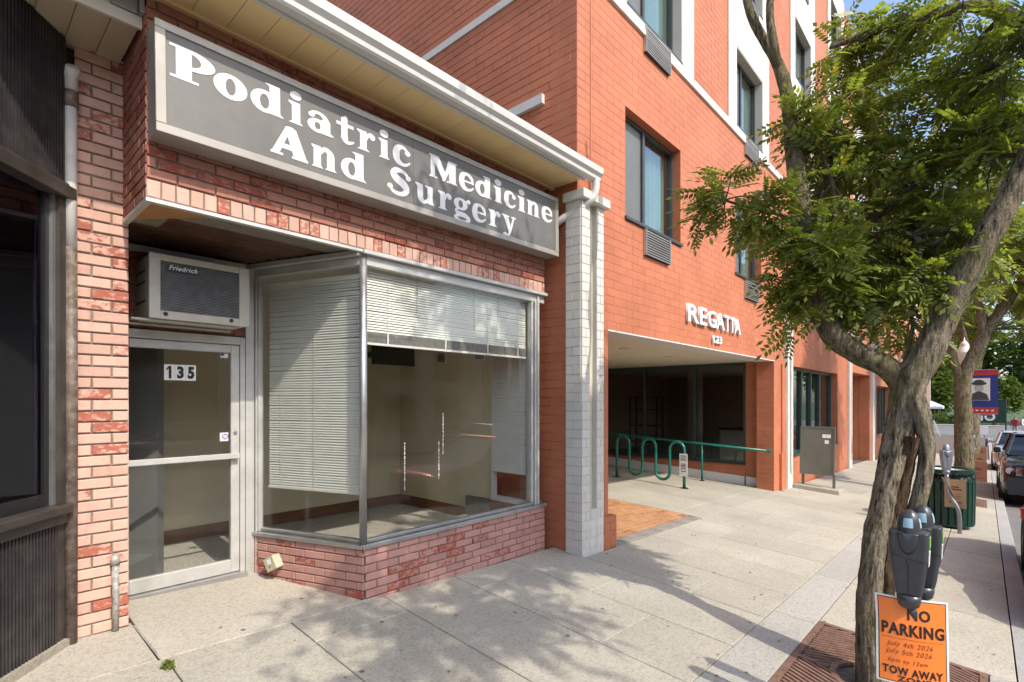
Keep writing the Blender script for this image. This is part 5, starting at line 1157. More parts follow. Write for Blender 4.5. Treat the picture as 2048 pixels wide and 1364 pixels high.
shd = [((1.2,-2.2,4.9),(.6,.5,.35),12), ((1.9,-1.9,5.05),(.6,.5,.35),12), ((1.6,-1.1,5.3),(.5,.4,.3),9), ((2.3,-.6,5.2),(.6,.5,.35),11), ((2.9,.95,5.75),(.6,.4,.3),14), ((3.6,.9,5.7),(.5,.4,.3),14), ((2.6,-2.2,4.9),(.8,.6,.4),18), ((3.2,-.55,4.75),(.7,.5,.3),16), ((2.9,-.7,5.2),(1.0,.8,.6),26), ((2.3,-1.6,5.0),(.8,.7,.5),22), ((3.8,-.2,5.6),(.8,.7,.6),24), ((3.6,-1.0,4.8),(.7,.6,.45),18), ((3.3,-.4,4.9),(.6,.6,.4),14), ((.6,-2.1,5.0),(.4,.4,.3),6)]
vis += [((5.25,.55,3.95),(.4,.4,.4),18), ((5.0,-.12,3.65),(.32,.3,.3),14), ((5.1,.15,4.75),(.5,.4,.4),18), ((5.4,.75,4.85),(.5,.4,.35),16), ((4.85,-.3,4.45),(.4,.3,.4),16), ((5.2,1.05,4.05),(.35,.3,.4),14), ((4.7,.15,2.95),(.25,.25,.25),9), ((4.95,.62,3.2),(.35,.3,.3),14), ((4.60,1.12,2.75),(.16,.2,.2),9), ((4.52,.85,2.62),(.22,.2,.2),9), ((4.7,.62,2.95),(.25,.25,.25),10), ((4.62,.28,2.62),(.2,.2,.2),8), ((4.5,1.1,3.05),(.2,.2,.25),8)]
vis = [(nearer(c) if c[1] > .78 else c, r, n) for c, r, n in vis]
Va, Fa = crown_from_blobs(vis, limbs, tw, 9, .235, TV, TF)
shs = [((2.45,.70,6.45),(.30,.25,.2),8), ((3.05,.80,6.35),(.25,.22,.18),7), ((3.55,.70,6.5),(.22,.2,.18),6), ((2.8,.5,6.8),(.5,.4,.3),6), ((3.9,.75,6.35),(.2,.2,.15),4)]
Vc, Fc_ = crown_from_blobs(shs, limbs, tw, 4, .17, TV, TF, r0=.007)
Vb, Fb = crown_from_blobs(shd, limbs, tw, 14, .22, TV, TF)
V1 = np.concatenate([Va, Vb, Vc]); F1 = np.concatenate([Fa, Fb+len(Va), Fc_+len(Va)+len(Vb)])
tw.build('twigs', MT['twig'], t1, kind='stuff')
o = link_mesh('crown', np_mesh('crown', V1 - np.array(OFF[t1]), F1, MT['leaf']), t1); o['kind'] = 'stuff'

def street_tree(label, base, trunk, tr, limbs_, blobs, size, per, nt=14, mat='bark2'):
    t = thing('street_tree', label, 'tree', base, group='street trees along the kerb')
    bark_tube(trunk[:-1] + limbs_[0][0], tr[:-1] + limbs_[0][1], 28, .14, .06, seed=len(blobs)).build('trunk', MT[mat], t, smooth=True)
    for p, r in limbs_[1:]: bark_tube(p, r, 16, .12, .08, seed=3).build('limb', MT[mat], t, smooth=True)
    w = MB(); V, Fc = crown_from_blobs(blobs, [catmull(p, 5) for p, _ in limbs_] + [catmull(trunk, 4)], w, per, size, TV, TF, r0=.03)
    w.build('twigs', MT['twig'], t, kind='stuff')
    o = link_mesh('crown', np_mesh('crown', V - np.array(OFF[t]), Fc, MT['leaf']), t); o['kind'] = 'stuff'
b = g(15.9,.38)
street_tree('mossy street tree with pruned fork behind the green litter bin', (15.9,.37,b), [(15.91,.36,b-.1),(15.90,.36,.4),(15.885,.365,1.4),(15.87,.38,2.3)], [.22,.175,.165,.17],
    [([(15.87,.38,2.2),(16.0,.22,2.8),(16.2,.0,3.35),(16.5,-.35,4.0),(16.9,-.9,5.2),(17.1,-1.2,6.6)], [.155,.115,.11,.10,.075,.04]), ([(15.87,.40,2.15),(15.74,.53,2.7),(15.69,.59,3.2)], [.10,.085,.075]),
     ([(16.15,.05,3.2),(16.2,.1,4.0),(16.1,.4,5.0),(15.6,.7,6.6)], [.085,.075,.06,.04])],
    [((16.2,.0,5.2),(1.3,1.2,.7),26), ((17.2,-1.3,5.6),(1.3,1.2,.9),26), ((15.2,.9,5.6),(1.2,1.1,.8),24), ((16.0,.3,6.9),(1.6,1.5,.9),30), ((14.6,-.4,6.0),(1.1,1.1,.8),18), ((17.6,.6,6.2),(1.2,1.1,.9),20), ((16.9,-.9,4.2),(.9,.8,.45),14), ((15.5,-1.2,5.2),(1.0,.9,.7),16), ((18.4,-.5,5.0),(.9,.9,.6),14)], .33, 20)
b = g(25.4,.4)
street_tree('tall street tree seen just behind the portrait banner', (25.4,.35,b), [(25.4,.35,b-.1),(25.42,.33,.8),(25.45,.3,2.6)], [.24,.2,.19],
    [([(25.45,.3,2.5),(25.9,.0,4.0),(26.3,-.6,6.0)], [.15,.12,.05]), ([(25.45,.3,2.5),(25.2,.6,4.2),(24.8,1.0,6.0)], [.14,.11,.05])],
    [((25.5,.2,5.6),(1.8,1.6,1.0),26), ((26.8,-1.2,5.4),(1.6,1.4,1.0),24), ((24.5,1.2,6.0),(1.5,1.3,1.0),20), ((25.6,.0,7.4),(2.,1.8,1.0),26), ((27.5,.6,4.6),(1.3,1.2,.7),16), ((25.9,-1.6,4.2),(1.2,1.,.6),14)], .42, 18)

# ------------------------------------------------------------------ parking meters
def meter_head(t, hx, hy, z0, mat, rz=0., sx=1.):
    def P(x, y, z): return (hx + x*math.cos(rz) - y*math.sin(rz), hy + x*math.sin(rz) + y*math.cos(rz), z0+z)
    prof = [(0,.105,.072),(.03,.118,.08),(.12,.140,.088),(.22,.162,.094),(.30,.168,.096),(.325,.166,.094)]
    m = MB(); rings = []
    for z, wy, wx in prof:
        a, c = wy/2, wx/2; k = .014
        rings.append([P(*p) for p in ((-c,-a+k,z),(-c+k,-a,z),(c-k,-a,z),(c,-a+k,z),(c,a-k,z),(c-k,a,z),(-c+k,a,z),(-c,a-k,z))])
    m.loft(rings); hd_ = bevel(m.build('meter_head', mat, t, smooth=False), .006, 2)
    m = MB(); rings = []
    for f, zz in ((1.,-.10),(1.,.0),(.97,.035),(.86,.07),(.62,.097),(.28,.112),(.02,.116)):
        rr = []
        for k in range(16):
            a = 2*math.pi*k/16; yy = .052*math.cos(a)*f; xx = .050*math.sin(a)*f
            rr.append(P(xx if zz > 0 else xx*1.0, yy, .318+zz))
        rings.append(rr)
    m.loft(rings).build('dome', mat, hd_, smooth=True)
    fz = lambda zz: float(np.interp(zz, [0,.035,.07,.097,.112], [1.,.97,.86,.62,.28]))
    for a0 in (-math.pi/2, 0., math.pi):
        m = MB(); aa = np.linspace(a0-.42, a0+.42, 6); zz = [.028,.045,.06,.075]
        for q0, q1 in zip(zz[:-1], zz[1:]):
            for b0, b1 in zip(aa[:-1], aa[1:]):
                m.quad(*[P(.0515*math.sin(b)*fz(q), .0535*math.cos(b)*fz(q), .3185+q) for b, q in ((b0,q0),(b1,q0),(b1,q1),(b0,q1))])
        m.build('display', MT['lcd'], hd_, smooth=True)
    # raised teardrop and parting line on the broad sides
    m = MB(); ring_a = np.linspace(math.pi, 2*math.pi, 13)
    m.loft([[P(-d, .046*math.cos(a)*f, .315 + .105*math.sin(a)*f) for a in ring_a] + [P(-d, .046*f, .318), P(-d, -.046*f, .318)] for f, d in ((1.,.0455),(.85,.056),(.4,.062))])
    m.build('teardrop', mat, hd_, smooth=True)
    m = MB(); m.tube([P(-.0478,.078,.205),P(-.0478,.03,.20),P(-.0472,.008,.185),P(-.0455,.0,.15),P(-.0395,.0,.02)], .0022, 5); m.tube([P(-.0478,.008,.19),P(-.0478,-.077,.18)], .002, 5); m.build('seam', MT['blackp'], hd_)
    m = MB(); m.hexa([P(*p) for p in ((-.03,-.0855,.25),(.03,-.0855,.25),(.03,-.083,.25),(-.03,-.083,.25),(-.03,-.0865,.305),(.03,-.0865,.305),(.03,-.083,.305),(-.03,-.083,.305))]).build('green_sticker', MT['sticker'], hd_)
    MB().hexa([P(*p) for p in ((-.025,-.0815,.16),(.025,-.0815,.16),(.025,-.079,.16),(-.025,-.079,.16),(-.025,-.0845,.235),(.025,-.0845,.235),(.025,-.08,.235),(-.025,-.08,.235))]).build('instruction_label', MT['paper'], hd_)
    MB().tube([P(0,0,.0),P(0,0,-.03),P(0,0,-.055),P(0,0,-.068)], [.052,.05,.044,.030], 16).build('neck', mat, hd_, smooth=True)
def make_meter(label, x, y, heads, mat, polemat, hz=.88, lean=(0,0), bend=0.):
    z = g(x, y); t = thing('parking_meter', label, 'parking meter', (x, y, z), group='parking meters along the kerb')
    top = (x+lean[0], y+lean[1])
    p = [(x,y,z-.05),(x+lean[0]*.25-bend*.2,y+lean[1]*.25-bend,z+.35),(x+lean[0]*.7,y+lean[1]*.7,z+.6),(top[0],top[1],z+hz-.06)]
    MB().tube(catmull(p, 5), .030, 14).build('pole', polemat, t, smooth=True)
    if len(heads) > 1:
        a, b_ = heads; MB().tube([(top[0]+a[0],top[1]+a[1],z+hz-.095),(top[0]+b_[0],top[1]+b_[1],z+hz-.095)], .034, 12).build('yoke', mat, t, smooth=True)
    for (hx, hy, rz) in heads: meter_head(t, top[0]+hx, top[1]+hy, z+hz, mat, rz)
    return t
make_meter('double-headed charcoal parking meter holding the orange card in front of the nearest tree', 3.425, .275, [(-.10,.012,0.),(.10,-.028,0.)], MT['meter'], MT['pole'], hz=.905)
make_meter('leaning grey parking meter in front of the green litter bin', 11.05, .30, [(0,0,.5)], MT['meterg'], MT['pole'], hz=1.0, lean=(.05,.17), bend=.03)
for i, (x, lb) in enumerate(((17.6, 'grey parking meter just right of the mossy tree trunk behind the litter bin'), (22.6, 'grey parking meter in line behind the one by the mossy trunk'), (28.2, 'small distant grey parking meter level with the silver car'), (34.0, 'smallest and farthest parking meter by the kerb'))):
    make_meter(lb, x, .28, [(0,0,0)], MT['meterg'], MT['pole'], hz=.98)

# ------------------------------------------------------------------ no-parking cards
np_ = thing('no_parking_card', 'large orange NO PARKING card with handwritten July dates tied under the nearest meter', 'sign', (3.25, .28, .35))
cr = Vector((.30,-1,-.0)).normalized(); cu_ = Vector((.05,.03,1)); cu_ = (cu_ - cr*cu_.dot(cr)).normalized(); cn = cr.cross(cu_)
CO = Vector((3.285,.418,.350))     # lower left corner
CW, CH = .30, .435
def bow(x, y): return cn*(.026*math.sin(math.pi*x/CW) - .03*max(0, (y/CH-.72))*3*(1-x/CW))
def card(name, x0, x1, y0, y1, d0, d1, mat, n=10):
    m = MB(); rings = []
    def P(x, y, d): return CO + cr*x + cu_*y + bow(x, y) + cn*d
    for i in range(n):
        for k in range(n):
            xa, xb = x0+(x1-x0)*i/n, x0+(x1-x0)*(i+1)/n; ya, yb = y0+(y1-y0)*k/n, y0+(y1-y0)*(k+1)/n
            m.quad(P(xa,ya,d1),P(xb,ya,d1),P(xb,yb,d1),P(xa,yb,d1)); m.quad(P(xa,yb,d0),P(xb,yb,d0),P(xb,ya,d0),P(xa,ya,d0))
    for i in range(n):
        xa, xb = x0+(x1-x0)*i/n, x0+(x1-x0)*(i+1)/n
        for y in (y0, y1): m.quad(P(xa,y,d0),P(xb,y,d0),P(xb,y,d1),P(xa,y,d1))
        ya, yb = y0+(y1-y0)*i/n, y0+(y1-y0)*(i+1)/n
        for x in (x0, x1): m.quad(P(x,ya,d0),P(x,yb,d0),P(x,yb,d1),P(x,ya,d1))
    return m.build(name, mat, np_)
card('card', 0, CW, 0, CH, 0, .003, MT['paper']); card('border_line', .009, CW-.009, .009, CH-.009, .0032, .0036, MT['ink']); card('orange_print', .013, CW-.013, .013, CH-.013, .0038, .0044, MT['orangep'])
def cardtext(name, body, x, y, w, h, mat, off=0., shear=0.):
    me = text_mesh(body, .1, mat, .0004, off, shear); co = np.array([v.co for v in me.vertices]); a, b_ = co.min(0), co.max(0)
    for v in me.vertices:
        px = x + (v.co.x-a[0])/(b_[0]-a[0])*w; py = y + (v.co.y-a[1])/(b_[1]-a[1])*h
        v.co = CO + cr*px + cu_*py + bow(px, py) + cn*(.0056+v.co.z) - OFF[np_]
    link_mesh(name, me, np_)
cardtext('print_no', 'NO', .128, .328, .096, .056, MT['ink'], .0035); cardtext('print_parking', 'PARKING', .022, .246, .26, .061, MT['ink'], .0035)
card('rule_line', .024, CW-.02, .229, .2305, .0046, .0052, MT['redink'], 6)
cardtext('handwriting', 'July 4th 2026', .043, .183, .19, .031, MT['redink'], -.001, .25); cardtext('handwriting', 'July 5th 2026', .038, .145, .19, .031, MT['redink'], -.001, .25); cardtext('handwriting', '6pm to 12am', .048, .103, .162, .027, MT['redink'], -.001, .2)
cardtext('print_tow', 'TOW AWAY', .024, .048, .25, .040, MT['ink'], .0035); cardtext('print_zone', 'ZONE', .085, .018, .14, .026, MT['ink'], .003)
MB().tube(catmull([CO+cr*.12+cu_*(CH-.03)+cn*.012, CO+cr*.16+cu_*(CH-.045)+cn*.022, CO+cr*.2+cu_*(CH-.03)+cn*.012], 5), .002, 6).build('tie', MT['blackp'], np_)
def small_card(label, c, r, mat, w=.28, h=.42, ink='ink', tilt=(0,0,1)):
    t = thing('meter_card', label, 'sign', tuple(Vector(c)-Vector((0,0,h))), group='cards tied to the meters'); r = Vector(r).normalized(); u = Vector(tilt); u = (u-r*u.dot(r)).normalized(); n = r.cross(u)
    MB().obox(Vector(c)-u*h/2, r, u, n, w/2, h/2, .003).build('card', mat, t)
    for k, (y, hw, hh) in enumerate(((.34,.05,.011),(.30,.085,.012),(.22,.06,.004),(.19,.07,.004),(.16,.05,.004),(.09,.08,.009))): MB().obox(Vector(c)-u*(h-y)+n*.0035, r, u, n, hw, hh, .0005).build('print_line', MT[ink], t)
    return t
z = g(11.05,.3)
small_card('tan printed card slanting to the right on the leaning meter by the bin', (11.08,.36,z+.86), (-.12,-1,0), MT['tanp'], .27, .46, 'redink', (.0,.42,1))
small_card('narrow tan card seen edge-on at the left of the leaning meter', (11.12,.50,z+.87), (-1,-.33,0), MT['tanp'], .2, .46, 'redink', (0,.40,1))
for x, mt, lb in ((17.45,'rustp','reddish card tied to the meter right of the mossy trunk'), (22.45,'tanp','tan card on the meter in line behind the reddish card'), (28.05,'rustp','pale reddish card on the distant meter by the silver car')):
    small_card(lb, (x,.13,g(x,.2)+.84), (-.1,-1,0), MT[mt], .34, .50, 'redink', (0,.12,1))

# ------------------------------------------------------------------ litter bin
bx, by = 11.72, .50; bz = g(bx, by)
can = thing('litter_bin', 'dark green slatted litter bin beside the leaning meter', 'litter bin', (bx, by, bz))
R_ = .375; sm = MB()
sm.hexa([(R_-.006,-.034,.07),(R_+.006,-.034,.07),(R_+.006,.034,.07),(R_-.006,.034,.07),(R_+.004,-.036,.78),(R_+.016,-.036,.78),(R_+.016,.036,.78),(R_+.004,.036,.78)]); sme = sm.mesh('slat', MT['greencan'])
for k in range(26):
    o = bpy.data.objects.new('slat', sme); COL.objects.link(o); o.parent = can; o.rotation_euler = (0,0,2*math.pi*k/26); o.location = (0,0,0)
def ring(r, z, t=.012, mat='greencan', nm_='hoop', h=.03):
    m = MB(); m.lathe([(r-t,0),(r+t,0),(r+t,h),(r-t,h),(r-t,0)], (bx,by,bz+z), 32); m.build(nm_, MT[mat], can)
ring(R_-.012, .04); ring(R_+.004, .785); ring(R_+.004, .925); ring(R_-.03, .955, .03)
for k in range(20):
    a = 2*math.pi*k/20; c = Vector((bx+(R_+.006)*math.cos(a), by+(R_+.006)*math.sin(a), bz+.87)); tn = Vector((-math.sin(a), math.cos(a), 0))
    MB().tube([c + tn*.045*math.cos(q) + Vector((0,0,.048*math.sin(q))) for q in np.linspace(0, 2*math.pi, 11)], .007, 5, caps=False).build('scroll_ring', MT['greencan'], can)
MB().lathe([(R_-.04,.06),(R_-.03,.9),(R_-.045,.9),(R_-.055,.07),(0,.07)], (bx,by,bz), 28).build('liner', MT['plastic'], can, smooth=True)
MB().lathe([(R_-.05,.90),(R_-.03,.955),(R_-.07,.95),(R_-.09,.90)], (bx,by,bz), 28).build('liner_bag', MT['paper'], can, smooth=True)
for a in (0,2,4): MB().lathe([(0,.045),(.04,.045),(.045,0)], (bx+.28*math.cos(a),by+.28*math.sin(a),bz), 10).build('foot', MT['greencan'], can)
# ------------------------------------------------------------------ lamp posts and banners
def lamp(x, label):
    y = .45; z = g(x,y); t = thing('lamp_post', label, 'street lamp', (x,y,z), group='acorn lamp posts along the kerb')
    MB().lathe([(.17,0),(.17,.12),(.12,.18),(.11,.6),(.075,.7),(.055,.8),(.045,3.3),(.06,3.34),(.06,3.4)], (x,y,z), 16).build('post', MT['greenfr'], t, smooth=True)
    MB().lathe([(.06,3.4),(.11,3.46),(.16,3.62),(.185,3.78),(.19,3.84)], (x,y,z), 18).build('globe', MT['lampgl'], t, smooth=True)
    MB().lathe([(.195,3.84),(.185,3.88),(.13,3.98),(.10,4.04),(.11,4.07),(.07,4.14),(.02,4.2),(.012,4.28),(0,4.30)], (x,y,z), 18).build('crown_cap', MT['lampgl'], t, smooth=True)
    for zz in (3.32, 2.05): MB().tube([(x,y,z+zz),(x,y-.72,z+zz)], .012, 6).build('banner_arm', MT['steel'], t)
    return z
z = lamp(20.2, 'white acorn-globe street lamp in the fork of the mossy tree')
bn = thing('banner', 'red and blue banner with a grey portrait of a person in a dark hat', 'banner', (20.2,.05,z+2.1), group='portrait banners on the lamp posts')
def bp(c, hr, hu, d, mat, nm_, par=None): return MB().obox((20.2-d, c[0], c[1]), (0,-1,0), (0,0,1), (-1,0,0), hr, hu, .0015).build(nm_, MT[mat], par or bn)
bp((.06,z+2.68), .34, .62, 0, 'navy', 'cloth'); bp((.06,z+3.24), .34, .075, .003, 'redpr', 'red_band'); bp((.06,z+2.15), .34, .09, .003, 'redpr', 'red_band')
bp((.13,z+2.76), .24, .32, .004, 'paper', 'photo_ground')
MB().prism([(20.194, .13+.10*math.cos(a), z+2.80+.13*math.sin(a)) for a in np.linspace(0, 2*math.pi, 16)[:-1]], (-.001,0,0)).build('portrait_face', MT['skinpr'], bn)
MB().prism([(20.192, .13+.17*math.cos(a), z+2.93+.055*math.sin(a)) for a in np.linspace(0, 2*math.pi, 16)[:-1]], (-.001,0,0)).build('portrait_hat_brim', MT['darkpr'], bn)
MB().prism([(20.190, .13+.12*math.cos(a), z+2.95+.09*math.sin(a)) for a in np.linspace(0, math.pi, 10)], (-.001,0,0)).build('portrait_hat_crown', MT['darkpr'], bn)
MB().prism([(20.191,.13-.22,z+2.45),(20.191,.13+.22,z+2.45),(20.191,.13+.17,z+2.62),(20.191,.13+.03,z+2.70),(20.191,.13-.03,z+2.70),(20.191,.13-.17,z+2.62)], (-.001,0,0)).build('portrait_coat', MT['darkpr'], bn)
for k in range(5): bp((-.16+.11*k, z+2.15), .03, .02, .005, 'paper', 'band_star')
z2 = lamp(37.5, 'distant acorn-globe street lamp carrying the smaller banner')
b2 = thing('banner', 'small distant white and red banner below the portrait banner', 'banner', (37.5,.05,z2+2.1), group='portrait banners on the lamp posts')
MB().box(37.49,37.5,-.28,.38,z2+2.15,z2+3.25).build('cloth', MT['paper'], b2); MB().box(37.484,37.489,-.28,.38,z2+2.15,z2+2.4).build('red_band', MT['redpr'], b2); MB().box(37.484,37.489,-.16,.26,z2+2.55,z2+3.1).build('photo_print', MT['darkpr'], b2)

# ------------------------------------------------------------------ parked cars (nose towards the camera)
def make_car(label, loc, paint, style, L_=4.6, W=1.84, Hh=1.66, hood=1.02, rz=0., group='cars parked along the kerb'):
    t = thing('parked_car', label, 'car', (0,0,0), group=group); w = W/2
    def ringx(x, zl, zt, ww, crown=.03):
        return [(x,-ww*.94,zl),(x,-ww,zl+.14),(x,-ww,zl+(zt-zl)*.62),(x,-ww*.965,zt-.07),(x,-ww*.86,zt),(x,0,zt+crown),(x,ww*.86,zt),(x,ww*.965,zt-.07),(x,ww,zl+(zt-zl)*.62),(x,ww,zl+.14),(x,ww*.94,zl),(x,0,zl)]
    m = MB(); m.loft([ringx(.0,.34,hood-.24,w*.80,.0), ringx(.05,.27,hood-.13,w*.90), ringx(.22,.22,hood-.04,w*.97), ringx(.7,.20,hood+.03,w), ringx(1.25,.20,hood+.09,w), ringx(2.2,.20,hood+.10,w), ringx(3.6,.20,hood+.11,w), ringx(L_-.25,.24,hood+.10,w*.95), ringx(L_,.36,hood-.02,w*.84)])
    bd = m.build('body', paint, t, smooth=True); sm_ = bd.modifiers.new('subd', 'SUBSURF'); sm_.levels = 2; sm_.render_levels = 2
    zb = hood+.085
    m = MB(); x0, x1, xa, xb = 1.18, L_-.16, 2.0, L_-.62
    m.hexa([(x0,-w*.84,zb),(x1,-w*.82,zb),(x1,w*.82,zb),(x0,w*.84,zb),(xa,-w*.66,Hh-.05),(xb,-w*.66,Hh-.05),(xb,w*.66,Hh-.05),(xa,w*.66,Hh-.05)]); m.build('windows', MT['carglass'], t)
    m = MB(); m.loft([[(xa-.10,-w*.66,Hh-.075),(xa-.10,w*.66,Hh-.075),(xa-.06,w*.62,Hh-.03),(xa-.06,-w*.62,Hh-.03)],[(xa+.3,-w*.69,Hh-.06),(xa+.3,w*.69,Hh-.06),(xa+.3,w*.62,Hh+.005),(xa+.3,-w*.62,Hh+.005)],[(xb,-w*.69,Hh-.06),(xb,w*.69,Hh-.06),(xb,w*.62,Hh),(xb,-w*.62,Hh)],[(xb+.12,-w*.70,Hh-.08),(xb+.12,w*.70,Hh-.08),(xb+.08,w*.62,Hh-.04),(xb+.08,-w*.62,Hh-.04)]])
    for s in (-1,1):
        m.bar((x0-.01,s*w*.845,zb),(xa-.01,s*w*.665,Hh-.05),.06,.05); m.bar((2.75,s*w*.845,zb),(2.8,s*w*.675,Hh-.05),.05,.03); m.bar((x1,s*w*.825,zb),(xb,s*w*.665,Hh-.05),.09,.06)
    bevel(m.build('roof', paint, t), .02, 2)
    for x in (.92, L_-.98):
        for s in (-1, 1):
            def lat(prof):
                q = MB(); n = 22
                for r_, yy in prof:
                    for k in range(n): a = 2*math.pi*k/n; q.v.append((x+r_*math.cos(a), s*(w-.19+yy), .34+r_*math.sin(a)))
                for i in range(len(prof)-1):
                    for k in range(n): a = i*n+k; b_ = i*n+(k+1) % n; q.f.append((a,b_,b_+n,a+n))
                return q
            wh = lat([(.22,.0),(.33,.0),(.345,.03),(.345,.17),(.33,.2),(.23,.2)]).build('wheel', MT['rubber'], t, smooth=True)
            lat([(.235,.19),(.22,.175),(.06,.185),(.0,.19)]).build('rim', MT['silver'], wh, smooth=True)
            MB().tube([(x,s*(w-.24),.36),(x,s*(w+.004),.36)], .385, 22).build('wheel_arch', MT['plastic'], t)
    f = lambda z0, z1, hw, d, mat, nm_, par=None, y=0.: MB().box(-.02-d, .12, y-hw, y+hw, z0, z1).build(nm_, mat, par or t)
    if style == 'slots':
        gr = bevel(f(hood-.36, hood-.15, .66, .012, MT['chrome'], 'grille'), .01)
        for k in range(7): f(hood-.335, hood-.175, .045, .016, MT['blackp'], 'grille_slot', gr, y=-.51+.17*k)
        for s in (-1,1): MB().tube([(.03,s*.765,hood-.25),(.3,s*.765,hood-.25)], .075, 16).build('headlight', MT['lampcl'], t)
        f(.30, hood-.40, .80, .03, MT['plastic'], 'bumper'); f(.40, .52, .17, .05, MT['paper'], 'number_plate', y=.30)
    elif style == 'badge':
        gr = MB().prism([(-.035,-.48,hood-.18),(-.035,.48,hood-.18),(-.035,.40,hood-.42),(-.035,-.40,hood-.42)], (.15,0,0)).build('grille', MT['blackp'], t)
        MB().tube([(-.05,0,hood-.28),(-.036,0,hood-.28)], .07, 16).build('badge', MT['chrome'], gr)
        for s in (-1,1): MB().prism([(-.03,s*.50,hood-.18),(.14,s*.86,hood-.12),(.14,s*.86,hood-.26),(-.03,s*.52,hood-.30)], (.12,0,0)).build('headlight', MT['lampcl'], t); MB().prism([(-.03,s*.55,.42),(.08,s*.84,.48),(.08,s*.84,.34),(-.03,s*.58,.34)], (.1,0,0)).build('fog_lamp', MT['plastic'], t)
        f(.30, .52, .46, .03, MT['plastic'], 'bumper'); f(.48, .60, .16, .05, MT['paper'], 'number_plate', y=.26)
    else:
        f(.36, .52, .55, .02, MT['blackp'], 'grille'); f(.26, .33, .70, .02, MT['plastic'], 'bumper_lip')
        for s in (-1,1): MB().prism([(.0,s*.55,hood-.24),(.18,s*.86,hood-.16),(.18,s*.86,hood-.28),(.0,s*.58,hood-.33)], (.12,0,0)).build('headlight', MT['lampcl'], t)
    for s in (-1,1): MB().prism([(L_-.12,s*w*.86,hood-.02),(L_-.30,s*w*.965,hood-.02),(L_-.30,s*w*.98,hood-.28),(L_-.08,s*w*.90,hood-.28)], (.05,0,.0)).build('tail_light', MT['redpr'], t)
    for s in (-1,1): bevel(MB().box(1.35,1.5,s*(w+.03)-.07,s*(w+.03)+.07,hood+.12,hood+.26).build('mirror', paint, t), .03, 2)
    t.location = loc; t.rotation_euler = (0, math.radians(1.95) if loc[0] < 36 else 0, rz); return t
def kz(x): return g(x,0)-.15
make_car('red car at the right edge whose rear corner just shows beside the sidewalk', (6.42,-1.27,kz(6.42)), MT['redcar'], 'plain', 4.4, 1.78, 1.46, .80)
make_car('black sport utility car with seven-slot grille parked behind the red car', (17.0,-1.20,kz(17)), MT['blackcar'], 'slots', 4.7, 1.88, 1.74, 1.10)
make_car('silver sport utility car parked behind the black one', (27.6,-1.12,kz(27.6)), MT['silver'], 'badge', 4.6, 1.82, 1.68, 1.06)
make_car('blue car parked far away beyond the cross street', (92,-6.8,g(40,0)-.12), MT['bluecar'], 'badge', 4.6, 1.84, 1.6, 1.0, math.radians(20), 'distant cars')
make_car('grey car parked across the road, mirrored in the shop windows', (3.0,-9.8,kz(5)), MT['silver'], 'plain', 4.5, 1.8, 1.5, .86, 0, 'cars across the road')
make_car('dark car parked across the road, mirrored in the lobby window', (15.0,-9.8,kz(16)), MT['bluecar'], 'plain', 4.5, 1.8, 1.5, .86, 0, 'cars across the road')

# ------------------------------------------------------------------ far end of the street
ZF = g(40, 0)
af = thing('sandwich_board', 'white A-frame sandwich board far along the sidewalk', 'sign', (52.5,3.0,ZF+.2))
def slant(m, y0, y1, s):
    z0, z1 = g(52.5,3)-.02, g(52.5,3)+1.25
    m.hexa([(52.4,y0,z0),(52.46,y0,z0),(52.46,y0+.12,z0),(52.4,y0+.12,z0),(52.4,y1,z1),(52.46,y1,z1),(52.46,y1+.12,z1),(52.4,y1+.12,z1)])
m = MB(); slant(m, 2.52, 2.95, 1); m.build('leg', MT['tent'], af); m = MB(); slant(m, 3.40, 2.97, 1); m.build('leg', MT['tent'], af)
MB().box(52.39, 52.47, 2.7, 3.3, g(52.5,3)+.25, g(52.5,3)+.33).build('brace', MT['tent'], af)
tn = thing('canopy_tent', 'pale grey pitched canopy tent beyond the cross street', 'tent', (88,6.2,ZF))
for dx, dy in ((-1.8,-1.8),(1.8,-1.8),(1.8,1.8),(-1.8,1.8)): MB().tube([(88+dx,6.2+dy,ZF),(88+dx,6.2+dy,ZF+2.2)], .04, 6).build('pole', MT['steel'], tn)
m = MB(); c = [(88+a*2.,6.2+b*2.2,ZF+2.2) for a, b in ((-1,-1),(1,-1),(1,1),(-1,1))]
for a, b in zip(c, c[1:]+c[:1]): m.poly([a, b, (88,6.2,ZF+3.4)]); m.quad((a[0],a[1],a[2]-.3),(b[0],b[1],b[2]-.3),b,a)
m.build('canopy', MT['tent'], tn)
wb = thing('white_barrier', 'low white barrier board at the far crossing', 'barrier', (56.5,.9,ZF))
MB().box(56.4,56.5,-.2,1.3,ZF+.25,ZF+1.0).build('board', MT['paper'], wb)
for y in (0., 1.1): MB().box(56.3,56.6,y,y+.08,ZF-.1,ZF+.25).build('foot', MT['steel'], wb)
sg = thing('lettered_banner', 'dark green banner with white letters TES and RIO beyond the far barrier', 'banner', (60,.2,ZF))
MB().box(60,60.04,-1.3,1.0,ZF+1.1,ZF+3.0).build('cloth', MT['greencan'], sg)
for y in (-1.3, 1.0): MB().tube([(60.08,y,ZF-.1),(60.08,y,ZF+3.1)], .05, 6).build('pole', MT['blackp'], sg)
text('lettering', 'TES', (59.99,.85,ZF+2.1), (0,-1,0), EZ, .8, MT['letter'], sg, width=1.5, height=.68, off=.03, ext=.004); text('lettering', 'RIO', (59.99,.85,ZF+1.25), (0,-1,0), EZ, .8, MT['letter'], sg, width=1.5, height=.68, off=.03, ext=.004)
sc = thing('black_barrow', 'low black barrow with round wheel lying near the far kerb', 'barrow', (46,-.2,g(46,0)))
